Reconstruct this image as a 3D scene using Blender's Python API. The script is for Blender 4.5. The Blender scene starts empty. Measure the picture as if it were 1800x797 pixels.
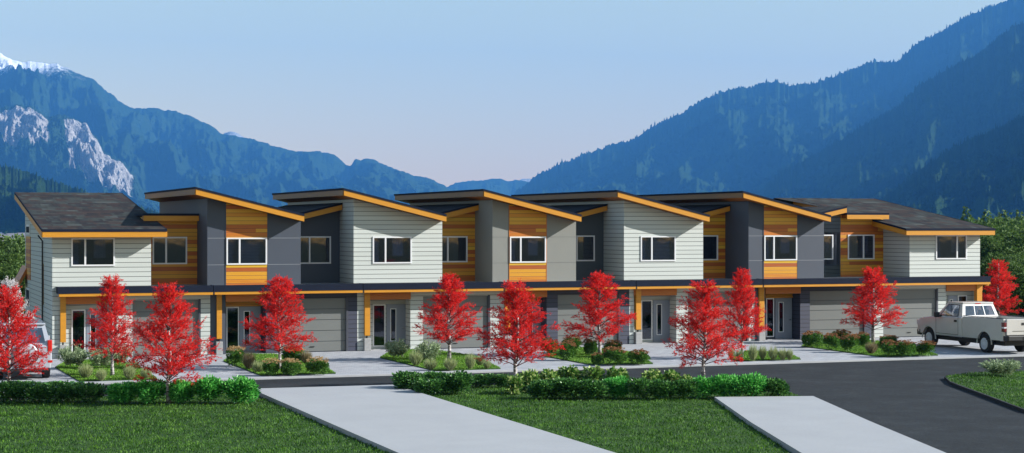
import bpy, bmesh, math, random
import numpy as np
from mathutils import Vector, Matrix

random.seed(7)
rng = np.random.default_rng(7)
SC = bpy.context.scene
COL = SC.collection
PI = math.pi

# ------------------------------------------------------------------ camera calibration
FPX, CX, HY, EYE = 3130.0, 900.0, 396.0, 5.6
TH = math.radians(20.17)
S, C_ = math.sin(TH), math.cos(TH)

def XW(px, Y):                      # x on the plane y = Y
    u = (px - CX) / FPX
    return Y * (S + u * C_) / (C_ - u * S)
def DEP(px, Y):
    u = (px - CX) / FPX
    return Y / (C_ - u * S)
def ZW(px, py, Y):
    return EYE + (HY - py) / FPX * DEP(px, Y)
def GP(px, py, z=0.0):              # point on the ground
    d = (EYE - z) * FPX / (py - HY)
    u = (px - CX) / FPX
    return (S * d + u * d * C_, C_ * d - u * d * S)
def AT(px, py, d):                  # point at camera depth d
    u = (px - CX) / FPX
    return (S * d + u * d * C_, C_ * d - u * d * S, EYE + (HY - py) / FPX * d)

# ------------------------------------------------------------------ tagging
def tag(o, label=None, cat=None, group=None, kind=None):
    if label: o['label'] = label
    if cat: o['category'] = cat
    if group: o['group'] = group
    if kind: o['kind'] = kind
    return o

ORG = {}
def thing(name, label, cat, loc=(0, 0, 0), group=None):
    o = bpy.data.objects.new(name, None)
    o.empty_display_size = 0.3
    COL.objects.link(o); o.location = loc
    ORG[o.name] = Vector(loc)
    return tag(o, label, cat, group)

class MB:
    def __init__(s): s.v = []; s.f = []; s.sm = False
    def quad(s, a, b, c, d):
        n = len(s.v); s.v += [a, b, c, d]; s.f.append((n, n+1, n+2, n+3)); return s
    def poly(s, pts):
        n = len(s.v); s.v += list(pts); s.f.append(tuple(range(n, n+len(pts)))); return s
    def box(s, x0, x1, y0, y1, z0, z1):
        n = len(s.v)
        s.v += [(x0,y0,z0),(x1,y0,z0),(x1,y1,z0),(x0,y1,z0),(x0,y0,z1),(x1,y0,z1),(x1,y1,z1),(x0,y1,z1)]
        for f in ((0,3,2,1),(4,5,6,7),(0,1,5,4),(1,2,6,5),(2,3,7,6),(3,0,4,7)):
            s.f.append(tuple(n+i for i in f))
        return s
    def prismy(s, prof, y0, y1):    # profile in x,z extruded along y
        n = len(s.v); m = len(prof)
        s.v += [(x, y0, z) for x, z in prof] + [(x, y1, z) for x, z in prof]
        s.f.append(tuple(n+i for i in range(m))[::-1]); s.f.append(tuple(n+m+i for i in range(m)))
        for i in range(m):
            j = (i+1) % m; s.f.append((n+i, n+j, n+m+j, n+m+i))
        return s
    def prismx(s, prof, x0, x1):    # profile in y,z extruded along x
        n = len(s.v); m = len(prof)
        s.v += [(x0, y, z) for y, z in prof] + [(x1, y, z) for y, z in prof]
        s.f.append(tuple(n+i for i in range(m))[::-1]); s.f.append(tuple(n+m+i for i in range(m)))
        for i in range(m):
            j = (i+1) % m; s.f.append((n+i, n+j, n+m+j, n+m+i))
        return s
    def prismz(s, prof, z0, z1):
        n = len(s.v); m = len(prof)
        s.v += [(x, y, z0) for x, y in prof] + [(x, y, z1) for x, y in prof]
        s.f.append(tuple(n+i for i in range(m))[::-1]); s.f.append(tuple(n+m+i for i in range(m)))
        for i in range(m):
            j = (i+1) % m; s.f.append((n+i, n+j, n+m+j, n+m+i))
        return s
    def tube(s, pts, rad, k=6):
        n0 = len(s.v)
        P = [Vector(p) for p in pts]
        for i, p in enumerate(P):
            t = (P[min(i+1, len(P)-1)] - P[max(i-1, 0)]).normalized()
            a = t.orthogonal().normalized(); b = t.cross(a)
            for j in range(k):
                an = 2*PI*j/k
                s.v.append(tuple(p + (a*math.cos(an) + b*math.sin(an))*rad[i]))
        for i in range(len(P)-1):
            for j in range(k):
                s.f.append((n0+i*k+j, n0+i*k+(j+1) % k, n0+(i+1)*k+(j+1) % k, n0+(i+1)*k+j))
        s.f.append(tuple(n0+(len(P)-1)*k+j for j in range(k)))
        s.f.append(tuple(n0+j for j in range(k))[::-1])
        return s
    def disc_x(s, cx, cy, cz, prof, k=32):      # lathe about an axis along x: prof = (dx, r)
        n0 = len(s.v)
        for dx, r in prof:
            for j in range(k):
                a = 2*PI*j/k; s.v.append((cx+dx, cy+r*math.cos(a), cz+r*math.sin(a)))
        for i in range(len(prof)-1):
            for j in range(k):
                s.f.append((n0+i*k+j, n0+i*k+(j+1) % k, n0+(i+1)*k+(j+1) % k, n0+(i+1)*k+j))
        s.f.append(tuple(n0+j for j in range(k))[::-1]); s.f.append(tuple(n0+(len(prof)-1)*k+j for j in range(k)))
        return s
    def build(s, name, mat, parent=None, bevel=0, smooth=False, fix=False, segs=2):
        me = bpy.data.meshes.new(name)
        off = Vector((0, 0, 0)); p = parent
        while p is not None:
            off = off + ORG.get(p.name, Vector((0, 0, 0))) ; p = p.parent
        me.from_pydata([(a[0]-off.x, a[1]-off.y, a[2]-off.z) for a in s.v], [], s.f)
        bm = bmesh.new(); bm.from_mesh(me)
        if bevel or fix:
            bmesh.ops.remove_doubles(bm, verts=bm.verts, dist=1e-5)
        bmesh.ops.recalc_face_normals(bm, faces=bm.faces) if (bevel or fix) else None
        if bevel:
            ed = [e for e in bm.edges if len(e.link_faces) == 2 and e.calc_face_angle(0) > 0.5]
            bmesh.ops.bevel(bm, geom=ed, offset=bevel, segments=segs, profile=0.6, affect='EDGES', clamp_overlap=True)
        bm.to_mesh(me); bm.free()
        if smooth:
            for q in me.polygons: q.use_smooth = True
        me.materials.append(mat)
        o = bpy.data.objects.new(name, me); COL.objects.link(o)
        if parent is not None: o.parent = parent
        return o

def copy_tree(o, parent=None):
    c = o.copy(); COL.objects.link(c)
    if parent is not None: c.parent = parent
    for ch in list(o.children): copy_tree(ch, c)
    return c

# ------------------------------------------------------------------ materials
KA = 0.80          # surface colours as measured under this exposure
class NT:
    def __init__(s, name):
        s.m = bpy.data.materials.new(name); s.m.use_nodes = True
        s.t = s.m.node_tree; s.n = s.t.nodes; s.b = s.n['Principled BSDF']
        s.out = s.n['Material Output']
    def node(s, t, **k):
        x = s.n.new(t)
        for a, b in k.items(): setattr(x, a, b)
        return x
    def link(s, a, b): s.t.links.new(a, b)
    def val(s, sock, v):
        if hasattr(v, 'links') or isinstance(v, bpy.types.NodeSocket): s.link(v, sock)
        else: sock.default_value = v
    def math(s, op, a, b=0.0, c=None, clamp=False):
        x = s.node('ShaderNodeMath', operation=op); x.use_clamp = clamp
        s.val(x.inputs[0], a); s.val(x.inputs[1], b)
        if c is not None: s.val(x.inputs[2], c)
        return x.outputs[0]
    def coord(s):
        c = s.node('ShaderNodeTexCoord'); return c.outputs['Object']
    def xyz(s, v):
        x = s.node('ShaderNodeSeparateXYZ'); s.link(v, x.inputs[0]); return x.outputs
    def comb(s, x, y, z):
        c = s.node('ShaderNodeCombineXYZ'); s.val(c.inputs[0], x); s.val(c.inputs[1], y); s.val(c.inputs[2], z); return c.outputs[0]
    def noise(s, v, scale, detail=4, rough=0.5):
        x = s.node('ShaderNodeTexNoise'); s.link(v, x.inputs['Vector']); x.inputs['Scale'].default_value = scale
        x.inputs['Detail'].default_value = detail; x.inputs['Roughness'].default_value = rough
        return x.outputs['Fac']
    def white(s, v):
        x = s.node('ShaderNodeTexWhiteNoise', noise_dimensions='3D'); s.link(v, x.inputs['Vector']); return x.outputs['Value']
    def ramp(s, f, stops, interp='LINEAR'):
        x = s.node('ShaderNodeValToRGB'); x.color_ramp.interpolation = interp; s.link(f, x.inputs[0])
        e = x.color_ramp.elements
        while len(e) > 1: e.remove(e[-1])
        stops = [(p, tuple(v*KA for v in c)) for p, c in stops]
        e[0].position = stops[0][0]; e[0].color = (*stops[0][1], 1)
        for p, c in stops[1:]:
            k = e.new(p); k.color = (*c, 1)
        return x.outputs[0]
    def mix(s, f, a, b, mode='MIX'):
        x = s.node('ShaderNodeMix', data_type='RGBA', blend_type=mode)
        s.val(x.inputs[0], f)
        for sock, v in ((x.inputs[6], a), (x.inputs[7], b)):
            if isinstance(v, tuple): sock.default_value = (*v[:3], 1)
            else: s.link(v, sock)
        return x.outputs[2]
    def bump(s, h, strength=0.3, dist=0.02):
        x = s.node('ShaderNodeBump'); x.inputs['Strength'].default_value = strength; x.inputs['Distance'].default_value = dist
        s.link(h, x.inputs['Height']); s.link(x.outputs[0], s.b.inputs['Normal'])
    def base(s, c):
        if isinstance(c, tuple): s.b.inputs['Base Color'].default_value = (*c[:3], 1)
        else: s.link(c, s.b.inputs['Base Color'])
    def set(s, **k):
        for a, b in k.items(): s.b.inputs[a.replace('_', ' ')].default_value = b
        return s

def m_plain(name, col, rough=0.6, metal=0.0, var=0.12, scale=3.0, coat=0.0):
    t = NT(name); v = t.coord()
    f = t.noise(v, scale, 5, 0.6)
    lo = tuple(c*(1-var) for c in col); hi = tuple(min(1, c*(1+var)) for c in col)
    t.base(t.ramp(f, [(0.3, lo), (0.7, hi)]))
    t.set(Roughness=rough, Metallic=metal)
    if coat: t.b.inputs['Coat Weight'].default_value = coat
    return t.m

def m_siding(name, col, step=0.2, linew=0.11, dark=0.14):
    t = NT(name); v = t.coord(); o = t.xyz(v)
    q = t.math('DIVIDE', o[2], step); fr = t.math('FRACT', q); row = t.math('FLOOR', q)
    line = t.math('LESS_THAN', fr, linew)
    rv = t.white(t.comb(row, 0.0, 0.0))
    st = t.noise(t.comb(t.math('MULTIPLY', o[0], 0.5), t.math('MULTIPLY', o[1], 0.5), t.math('MULTIPLY', o[2], 6.0)), 1.5, 4, 0.6)
    g = t.math('ADD', t.math('MULTIPLY', rv, 0.5), t.math('MULTIPLY', st, 0.5))
    c1 = t.ramp(g, [(0.2, tuple(c*0.93 for c in col)), (0.8, tuple(min(1, c*1.05) for c in col))])
    t.base(t.mix(line, c1, tuple(c*dark for c in col)))
    t.set(Roughness=0.65); t.bump(t.math('SUBTRACT', 1.0, fr), 0.6, 0.02)
    return t.m

def m_wood(name, step=0.17):
    t = NT(name); v = t.coord(); o = t.xyz(v)
    q = t.math('DIVIDE', o[2], step); fr = t.math('FRACT', q); row = t.math('FLOOR', q)
    line = t.math('LESS_THAN', fr, 0.09)
    xx = t.math('ADD', o[0], o[1])
    # boards run in lengths, each its own tone
    seg = t.math('FLOOR', t.math('ADD', t.math('MULTIPLY', xx, 0.05), t.math('MULTIPLY', t.white(t.comb(row, 3.0, 1.0)), 7.0)))
    rv = t.white(t.comb(row, seg, 5.0))
    grain = t.noise(t.comb(t.math('MULTIPLY', xx, 1.2), row, t.math('MULTIPLY', o[2], 22.0)), 1.4, 6, 0.65)
    g = t.math('ADD', t.math('MULTIPLY', rv, 0.74), t.math('MULTIPLY', grain, 0.30))
    c = t.ramp(g, [(0.12, (0.38, 0.075, 0.006)), (0.30, (0.52, 0.14, 0.007)), (0.42, (0.64, 0.25, 0.010)), (0.62, (0.70, 0.35, 0.016)), (0.9, (0.74, 0.46, 0.03))])
    t.base(t.mix(line, c, (0.09, 0.03, 0.008)))
    t.set(Roughness=0.5); t.bump(t.math('ADD', fr, t.math('MULTIPLY', grain, 0.5)), 0.3, 0.01)
    return t.m

def m_gold(name='gold_timber', col=(0.66, 0.28, 0.014)):
    t = NT(name); v = t.coord(); o = t.xyz(v)
    grain = t.noise(t.comb(t.math('MULTIPLY', o[0], 0.8), t.math('MULTIPLY', o[1], 0.8), t.math('MULTIPLY', o[2], 12.0)), 2.0, 6, 0.65)
    t.base(t.ramp(grain, [(0.25, tuple(c*0.82 for c in col)), (0.75, tuple(min(1, c*1.08) for c in col))]))
    t.set(Roughness=0.5); return t.m

def m_shingle(name, cols, step=0.42, wid=1.1, ax='xy'):
    t = NT(name); v = t.coord(); o = t.xyz(v)
    a, b = o[0], o[1]
    q = t.math('DIVIDE', b, step); fr = t.math('FRACT', q); row = t.math('FLOOR', q)
    off = t.math('MULTIPLY', t.white(t.comb(row, 1.0, 2.0)), 9.0)
    uq = t.math('ADD', t.math('DIVIDE', a, wid), off); tab = t.math('FLOOR', uq)
    r1 = t.white(t.comb(row, tab, 4.0))
    n = t.noise(t.comb(t.math('MULTIPLY', a, 0.55), t.math('MULTIPLY', row, 0.45), 0.0), 1.6, 3, 0.6); n2 = t.noise(v, 30, 2, 0.5)
    g = t.math('ADD', t.math('ADD', t.math('MULTIPLY', r1, 0.42), t.math('MULTIPLY', n, 0.75)), t.math('MULTIPLY', n2, 0.05))
    g = t.math('SUBTRACT', g, 0.1)
    c = t.ramp(g, cols)
    line = t.math('GREATER_THAN', fr, 0.78)
    t.base(t.mix(t.math('MULTIPLY', line, 0.6), c, (0.012, 0.012, 0.014)))
    t.set(Roughness=0.95); t.b.inputs['Specular IOR Level'].default_value = 0.15
    t.bump(t.math('ADD', t.math('MULTIPLY', fr, -1.0), t.math('MULTIPLY', n2, 0.5)), 0.4, 0.02)
    return t.m

def m_glass(name, tint=(0.35, 0.38, 0.42), refl=0.16):
    t = NT(name)
    tr = t.node('ShaderNodeBsdfTransparent'); tr.inputs[0].default_value = (*tint, 1)
    gl = t.node('ShaderNodeBsdfGlossy'); gl.inputs['Roughness'].default_value = 0.03; gl.inputs[0].default_value = (0.9, 0.93, 1, 1)
    v = t.coord(); nz = t.noise(v, 0.9, 2, 0.5)
    bp = t.node('ShaderNodeBump'); bp.inputs['Strength'].default_value = 0.06; bp.inputs['Distance'].default_value = 0.05
    t.link(nz, bp.inputs['Height']); t.link(bp.outputs[0], gl.inputs['Normal'])
    lw = t.node('ShaderNodeLayerWeight'); lw.inputs[0].default_value = 0.35
    f = t.math('ADD', t.math('MULTIPLY', lw.outputs['Fresnel'], 0.55), refl*0.5, clamp=True)
    mx = t.node('ShaderNodeMixShader'); t.link(f, mx.inputs[0]); t.link(tr.outputs[0], mx.inputs[1]); t.link(gl.outputs[0], mx.inputs[2])
    t.link(mx.outputs[0], t.out.inputs[0])
    return t.m

def m_leaf(name, stops, trans=0.35, rough=0.6, nscale=1.3, nw=0.45):
    t = NT(name); v = t.coord()
    gi = t.node('ShaderNodeNewGeometry')
    n = t.noise(v, nscale, 3, 0.6)
    g = t.math('ADD', t.math('MULTIPLY', gi.outputs['Random Per Island'], 1-nw), t.math('MULTIPLY', n, nw))
    c = t.ramp(g, stops)
    t.base(c); t.set(Roughness=rough); t.b.inputs['Specular IOR Level'].default_value = 0.3
    tl = t.node('ShaderNodeBsdfTranslucent'); t.link(c, tl.inputs[0])
    mx = t.node('ShaderNodeMixShader'); mx.inputs[0].default_value = trans
    t.link(t.b.outputs[0], mx.inputs[1]); t.link(tl.outputs[0], mx.inputs[2]); t.link(mx.outputs[0], t.out.inputs[0])
    return t.m

M = {}
M['light'] = m_siding('pale_siding', (0.55, 0.585, 0.56))
M['navyside'] = m_siding('navy_siding', (0.040, 0.046, 0.080), dark=0.12)
M['navy'] = m_plain('charcoal_panel', (0.054, 0.068, 0.098), 0.6, var=0.05, scale=0.8)
M['grey'] = m_plain('grey_panel', (0.235, 0.24, 0.222), 0.65, var=0.04, scale=0.8)
M['greydark'] = m_plain('slate_panel', (0.062, 0.078, 0.095), 0.65, var=0.04, scale=0.8)
M['seam'] = m_plain('pale_seam', (0.26, 0.28, 0.32), 0.6, var=0.03)
M['seamdark'] = m_plain('dark_seam', (0.16, 0.165, 0.16), 0.6, var=0.03)
M['wood'] = m_wood('orange_boards')
M['gold'] = m_gold()
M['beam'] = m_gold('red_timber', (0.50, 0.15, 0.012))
M['eave_shade'] = m_gold('shaded_gold_timber', (0.22, 0.10, 0.016))  # gold timber darkened: shade of the left eaves put into the colour
M['black'] = m_plain('black_flashing', (0.010, 0.015, 0.032), 0.85, var=0.1)
M['black'].node_tree.nodes['Principled BSDF'].inputs['Specular IOR Level'].default_value = 0.15
M['membrane'] = m_plain('roof_membrane', (0.30, 0.30, 0.31), 0.8, var=0.15, scale=1.2)
M['shingle'] = m_shingle('asphalt_shingle', [(0.1, (0.008, 0.008, 0.010)), (0.28, (0.022, 0.021, 0.025)), (0.42, (0.052, 0.034, 0.031)), (0.52, (0.048, 0.058, 0.056)), (0.64, (0.020, 0.019, 0.023)), (0.76, (0.075, 0.088, 0.084)), (0.92, (0.085, 0.048, 0.042))], step=0.55, wid=0.6)
M['shingle_dark'] = m_shingle('dark_shingle', [(0.1, (0.010, 0.011, 0.016)), (0.5, (0.022, 0.024, 0.034)), (0.9, (0.038, 0.040, 0.052))], step=0.3, wid=0.8)
M['white'] = m_plain('white_frame', (0.78, 0.79, 0.82), 0.4, var=0.02)
M['glass'] = m_glass('window_glass', (0.42, 0.47, 0.58), 0.10)
M['room'] = m_plain('room_wall', (0.36, 0.39, 0.46), 0.9, var=0.1)
M['blind'] = m_plain('curtain', (0.62, 0.63, 0.66), 0.9, var=0.08, scale=8)
M['garage'] = m_plain('garage_paint', (0.165, 0.175, 0.170), 0.55, var=0.04, scale=1.0)
M['shade_and_gap'] = m_plain('dark_shade_and_gap', (0.05, 0.055, 0.075), 0.6)  # dark tone for painted reveal shade and the gaps between door panels
M['door'] = m_plain('door_paint', (0.23, 0.26, 0.32), 0.5, var=0.03)
M['steel'] = m_plain('dark_steel', (0.05, 0.05, 0.055), 0.4, 0.8)
M['chrome'] = m_plain('brushed_steel', (0.55, 0.56, 0.58), 0.25, 1.0)
M['plinth'] = m_plain('cast_concrete', (0.36, 0.36, 0.36), 0.85, var=0.15, scale=6)

# ------------------------------------------------------------------ building helpers
YG = 76.7                # garage and upper front wall plane
YF = YG - 0.67           # lower fascia
YR = YG - 0.65           # upper roof fascia
YREC = YG + 2.45         # upper recess wall
YRF = YREC - 0.5         # fascia over the recess
YDOOR = YG + 0.8
YB = YG + 13.0
ZC0, ZC1 = 2.615, 3.02

def facade(x0, x1, z0, ztop, Y, holes, reveal=0.12):
    """front wall face with holes; ztop(x) linear pieces; returns MB"""
    m = MB()
    xs = {x0, x1}
    for a, b, c, d in holes: xs |= {max(a, x0), min(b, x1)}
    xs = sorted(xs)
    for a, b in zip(xs[:-1], xs[1:]):
        if b-a < 1e-5: continue
        mid = (a+b)/2
        hs = sorted([(c, d) for p, q, c, d in holes if p-1e-6 <= mid <= q+1e-6])
        z = z0
        for c, d in hs:
            if c > z+1e-6: m.quad((a, Y, z), (b, Y, z), (b, Y, c), (a, Y, c))
            z = d
        m.quad((a, Y, z), (b, Y, z), (b, Y, ztop(b)), (a, Y, ztop(a)))
    for a, b, c, d in holes:
        Y2 = Y + reveal
        m.quad((a, Y, c), (a, Y, d), (a, Y2, d), (a, Y2, c))
        m.quad((b, Y, c), (b, Y2, c), (b, Y2, d), (b, Y, d))
        m.quad((a, Y, d), (b, Y, d), (b, Y2, d), (a, Y2, d))
        if c > z0+0.01: m.quad((a, Y, c), (a, Y2, c), (b, Y2, c), (b, Y, c))
    return m

def window(par, x0, x1, z0, z1, Y, div=None, blind=None, fw=0.042, label=None):
    """white framed window set in the hole; div = mullion centre"""
    f = MB()
    y0, y1 = Y-0.035, Y+0.06
    f.box(x0-0.02, x0+fw, y0, y1, z0-0.02, z1+0.02); f.box(x1-fw, x1+0.02, y0, y1, z0-0.02, z1+0.02)
    f.box(x0+fw, x1-fw, y0, y1, z0-0.02, z0+fw); f.box(x0+fw, x1-fw, y0, y1, z1-fw, z1+0.02)
    if div: f.box(div-0.036, div+0.036, y0, y1, z0+fw, z1-fw)
    w = f.build('window', M['white'], par)
    g = MB()
    if div:
        g.box(x0+fw, div-0.036, Y+0.02, Y+0.03, z0+fw, z1-fw); g.build('pane', M['glass'], w)
        g = MB(); g.box(div+0.036, x1-fw, Y+0.02, Y+0.03, z0+fw, z1-fw); g.build('pane', M['glass'], w)
    else:
        g.box(x0+fw, x1-fw, Y+0.02, Y+0.03, z0+fw, z1-fw); g.build('pane', M['glass'], w)
    r = MB(); a, b, c, d, e = x0-0.3, x1+0.3, z0-0.3, z1+0.1, Y+1.2
    yy = Y+0.125
    r.quad((a, e, c), (b, e, c), (b, e, d), (a, e, d)); r.quad((a, yy, c), (a, e, c), (a, e, d), (a, yy, d))
    r.quad((b, yy, c), (b, yy, d), (b, e, d), (b, e, c)); r.quad((a, yy, d), (a, e, d), (b, e, d), (b, yy, d)); r.quad((a, yy, c), (b, yy, c), (b, e, c), (a, e, c))
    r.build('room_interior', M['room'], w)
    if blind == 'curtain':
        wd = (x1-x0)
        for (p, q) in ((0.02, 0.16), (0.52, 0.80)):
            c = MB(); n = 14; xa, xb = x0+wd*p, x0+wd*q
            for i in range(n):
                u0, u1 = xa+(xb-xa)*i/n, xa+(xb-xa)*(i+1)/n
                k0, k1 = Y+0.07+0.025*(i % 2), Y+0.07+0.025*((i+1) % 2)
                c.quad((u0, k0, z0+(0.02 if p < .1 else .32)), (u1, k1, z0+(0.02 if p < .1 else .32)), (u1, k1, z1), (u0, k0, z1))
            c.build('curtain', M['blind'], w)
    elif blind == 'slats':
        c = MB(); z = z0+0.06
        while z < z1-0.02:
            c.quad((x0+fw, Y+0.065, z), (x1-fw, Y+0.065, z), (x1-fw, Y+0.09, z+0.032), (x0+fw, Y+0.09, z+0.032)); z += 0.065
        c.build('blind', M['blind'], w)
    return w

def garage_door(par, x0, x1, ztop, Y, shade_and_gap=True):
    Y2 = Y+0.08
    m = MB(); n = 5; h = ztop/n
    for i in range(n):
        m.box(x0, x1, Y2, Y2+0.05, i*h+0.0, (i+1)*h-0.022)
    g = m.build('garage_door', M['garage'], par)
    b = MB(); b.box(x0, x1, Y2+0.022, Y2+0.06, 0.002, ztop); b.build('door_backing', M['shade_and_gap'], g)
    b = MB(); b.box((x0+x1)/2-0.1, (x0+x1)/2+0.1, Y2-0.03, Y2-0.002, 0.22, 0.25); b.build('handle', M['steel'], g)
    b = MB(); b.box(x0-0.002, x1+0.002, Y2-0.03, Y2-0.003, -0.01, 0.03); b.build('weather_strip', M['black'], g)

def entry(par, xg0, xg1, xd0, xd1, ztop, Y, zb=0.12):
    # sidelight window and slab door
    f = MB(); fw = 0.05; y0, y1 = Y-0.05, Y-0.005
    f.box(xg0, xg0+fw, y0, y1, zb, ztop); f.box(xg1-fw, xg1, y0, y1, zb, ztop)
    f.box(xg0+fw, xg1-fw, y0, y1, ztop-fw, ztop); f.box(xg0+fw, xg1-fw, y0, y1, zb, zb+fw)
    s = f.build('sidelight', M['white'], par)
    MB().box(xg0+fw, xg1-fw, Y-0.035, Y-0.025, zb+fw, ztop-fw).build('pane', M['glass'], s)
    MB().box(xg0+fw, xg1-fw, Y-0.012, Y-0.004, zb+fw, ztop-fw).build('sidelight_backing', M['black'], s)
    d = MB(); w = xd1-xd0; lx0, lx1 = xd0+w*0.22, xd0+w*0.46; lz0, lz1 = 0.38, ztop-0.22
    for bx in ((xd0, lx0, 0.02, ztop), (lx1, xd1, 0.02, ztop), (lx0, lx1, 0.02, lz0), (lx0, lx1, lz1, ztop)):
        d.box(bx[0], bx[1], Y-0.06, Y-0.006, bx[2], bx[3])
    dr = d.build('entry_door', M['door'], par)
    q = MB(); e = 0.03
    q.box(lx0-e, lx0+0.002, Y-0.072, Y-0.061, lz0-e, lz1+e); q.box(lx1-0.002, lx1+e, Y-0.072, Y-0.061, lz0-e, lz1+e)
    q.box(lx0, lx1, Y-0.072, Y-0.061, lz1, lz1+e); q.box(lx0, lx1, Y-0.072, Y-0.061, lz0-e, lz0)
    q.build('lite_trim', M['white'], dr)
    MB().box(lx0, lx1, Y-0.04, Y-0.03, lz0, lz1).build('door_lite', M['glass'], dr)
    MB().box(lx0, lx1, Y-0.014, Y-0.006, lz0, lz1).build('lite_backing', M['black'], dr)
    hx = xd0+0.06 if w > 0 else xd1
    hb = MB(); hb.tube([(xd1-0.1, Y-0.075, 0.95), (xd1-0.1, Y-0.12, 0.95)], [0.022, 0.022], 8); hb.box(xd1-0.2, xd1-0.085, Y-0.135, Y-0.118, 0.94, 0.962)
    hb.build('handle', M['chrome'], dr)
    MB().box(xg0-0.03, xd1+0.03, Y-0.25, Y-0.001, 0.0, 0.021).build('threshold', M['plinth'], par)

def post(par, x0, x1):
    p = MB().box(x0, x1, YG-0.12, YG+0.13, 0.68, 2.61).build('post', M['gold'], par, bevel=0.008)
    MB().box(x0-0.03, x1+0.03, YG-0.17, YG+0.18, 0.0, 0.56).build('plinth', M['plinth'], p, bevel=0.015)
    xm = (x0+x1)/2
    MB().box(xm-0.03, xm+0.03, YG-0.03, YG+0.04, 0.555, 0.685).build('bracket', M['steel'], p)

def canopy(par, x0, x1, y_in, back):
    b = MB().box(x0+0.02, x1-0.02, YF+0.03, back, ZC0+0.02, ZC1-0.05).build('lower_roof', M['membrane'], par)
    MB().box(x0, x1, YF-0.02, YF+0.03, 2.735, ZC1).build('flashing', M['black'], b)
    MB().box(x0, x0+0.05, YF+0.031, YG-0.003, 2.735, ZC1-0.002).build('flashing_return', M['black'], b)
    MB().box(x0+0.05, x1-0.001, YF-0.004, YF+0.029, ZC0, 2.733).build('fascia', M['gold'], b)
    MB().box(x0+0.04, x1-0.04, YF+0.031, YG-0.003, ZC0+0.002, ZC0+0.018).build('soffit', M['beam'], b)

def lin(xa, za, xb, zb):
    return lambda x: za + (zb-za)*(x-xa)/(xb-xa)

def slab_roof(par, xl, zl, xr, zr, y0, y1, roofmat, name='roof', endcap=True):
    """mono-pitch slab: roofing over gold edge boards"""
    t1, t2 = 0.085, 0.24
    r = MB().prismy([(xl-0.02, zl), (xr+0.004, zr), (xr+0.004, zr-t1), (xl-0.02, zl-t1)], y0-0.02, y1).build(name, roofmat, par, fix=True)
    e = MB().prismy([(xl-0.024, zl+0.002), (xr+0.006, zr+0.002), (xr+0.006, zr-t1-0.002), (xl-0.024, zl-t1-0.002)], y0-0.05, y0-0.021)
    e.build('drip_edge', M['black'], r)
    MB().prismy([(xl-0.05, zl+0.002), (xl-0.0205, zl+0.002), (xl-0.0205, zl-t1), (xl-0.05, zl-t1)], y0-0.05, y1).build('side_flashing', M['black'], r)
    MB().prismy([(xl, zl-t1-0.001), (xr, zr-t1-0.001), (xr, zr-t1-t2), (xl, zl-t1-t2)], y0-0.03, y0+0.02).build('fascia', M['gold'], r)
    MB().prismy([(xl-0.03, zl-t1-0.001), (xl+0.015, zl-t1-0.001), (xl+0.015, zl-t1-t2), (xl-0.03, zl-t1-t2)], y0+0.021, y1-0.1).build('eave_board', M['eave_shade'], r)
    MB().prismy([(xl+0.016, zl-t1-0.06), (xr-0.002, zr-t1-0.06), (xr-0.002, zr-t1-t2+0.02), (xl+0.016, zl-t1-t2+0.02)], y0+0.021, y1-0.05).build('soffit', M['beam'], r)
    return r

def seams(par, x0, x1, zs, Y, mat, skip=None):
    for z in zs:
        for a, b in ([(x0, skip[0]), (skip[1], x1)] if skip else [(x0, x1)]):
            MB().box(a, b, Y-0.004, Y+0.001, z, z+0.02).build('panel_joint', mat, par)

WINZ = (3.50, 5.03)
def wz(px0, py0, px1, py1, Y):
    return ZW(px0, py1, Y), ZW(px0, py0, Y)

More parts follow.
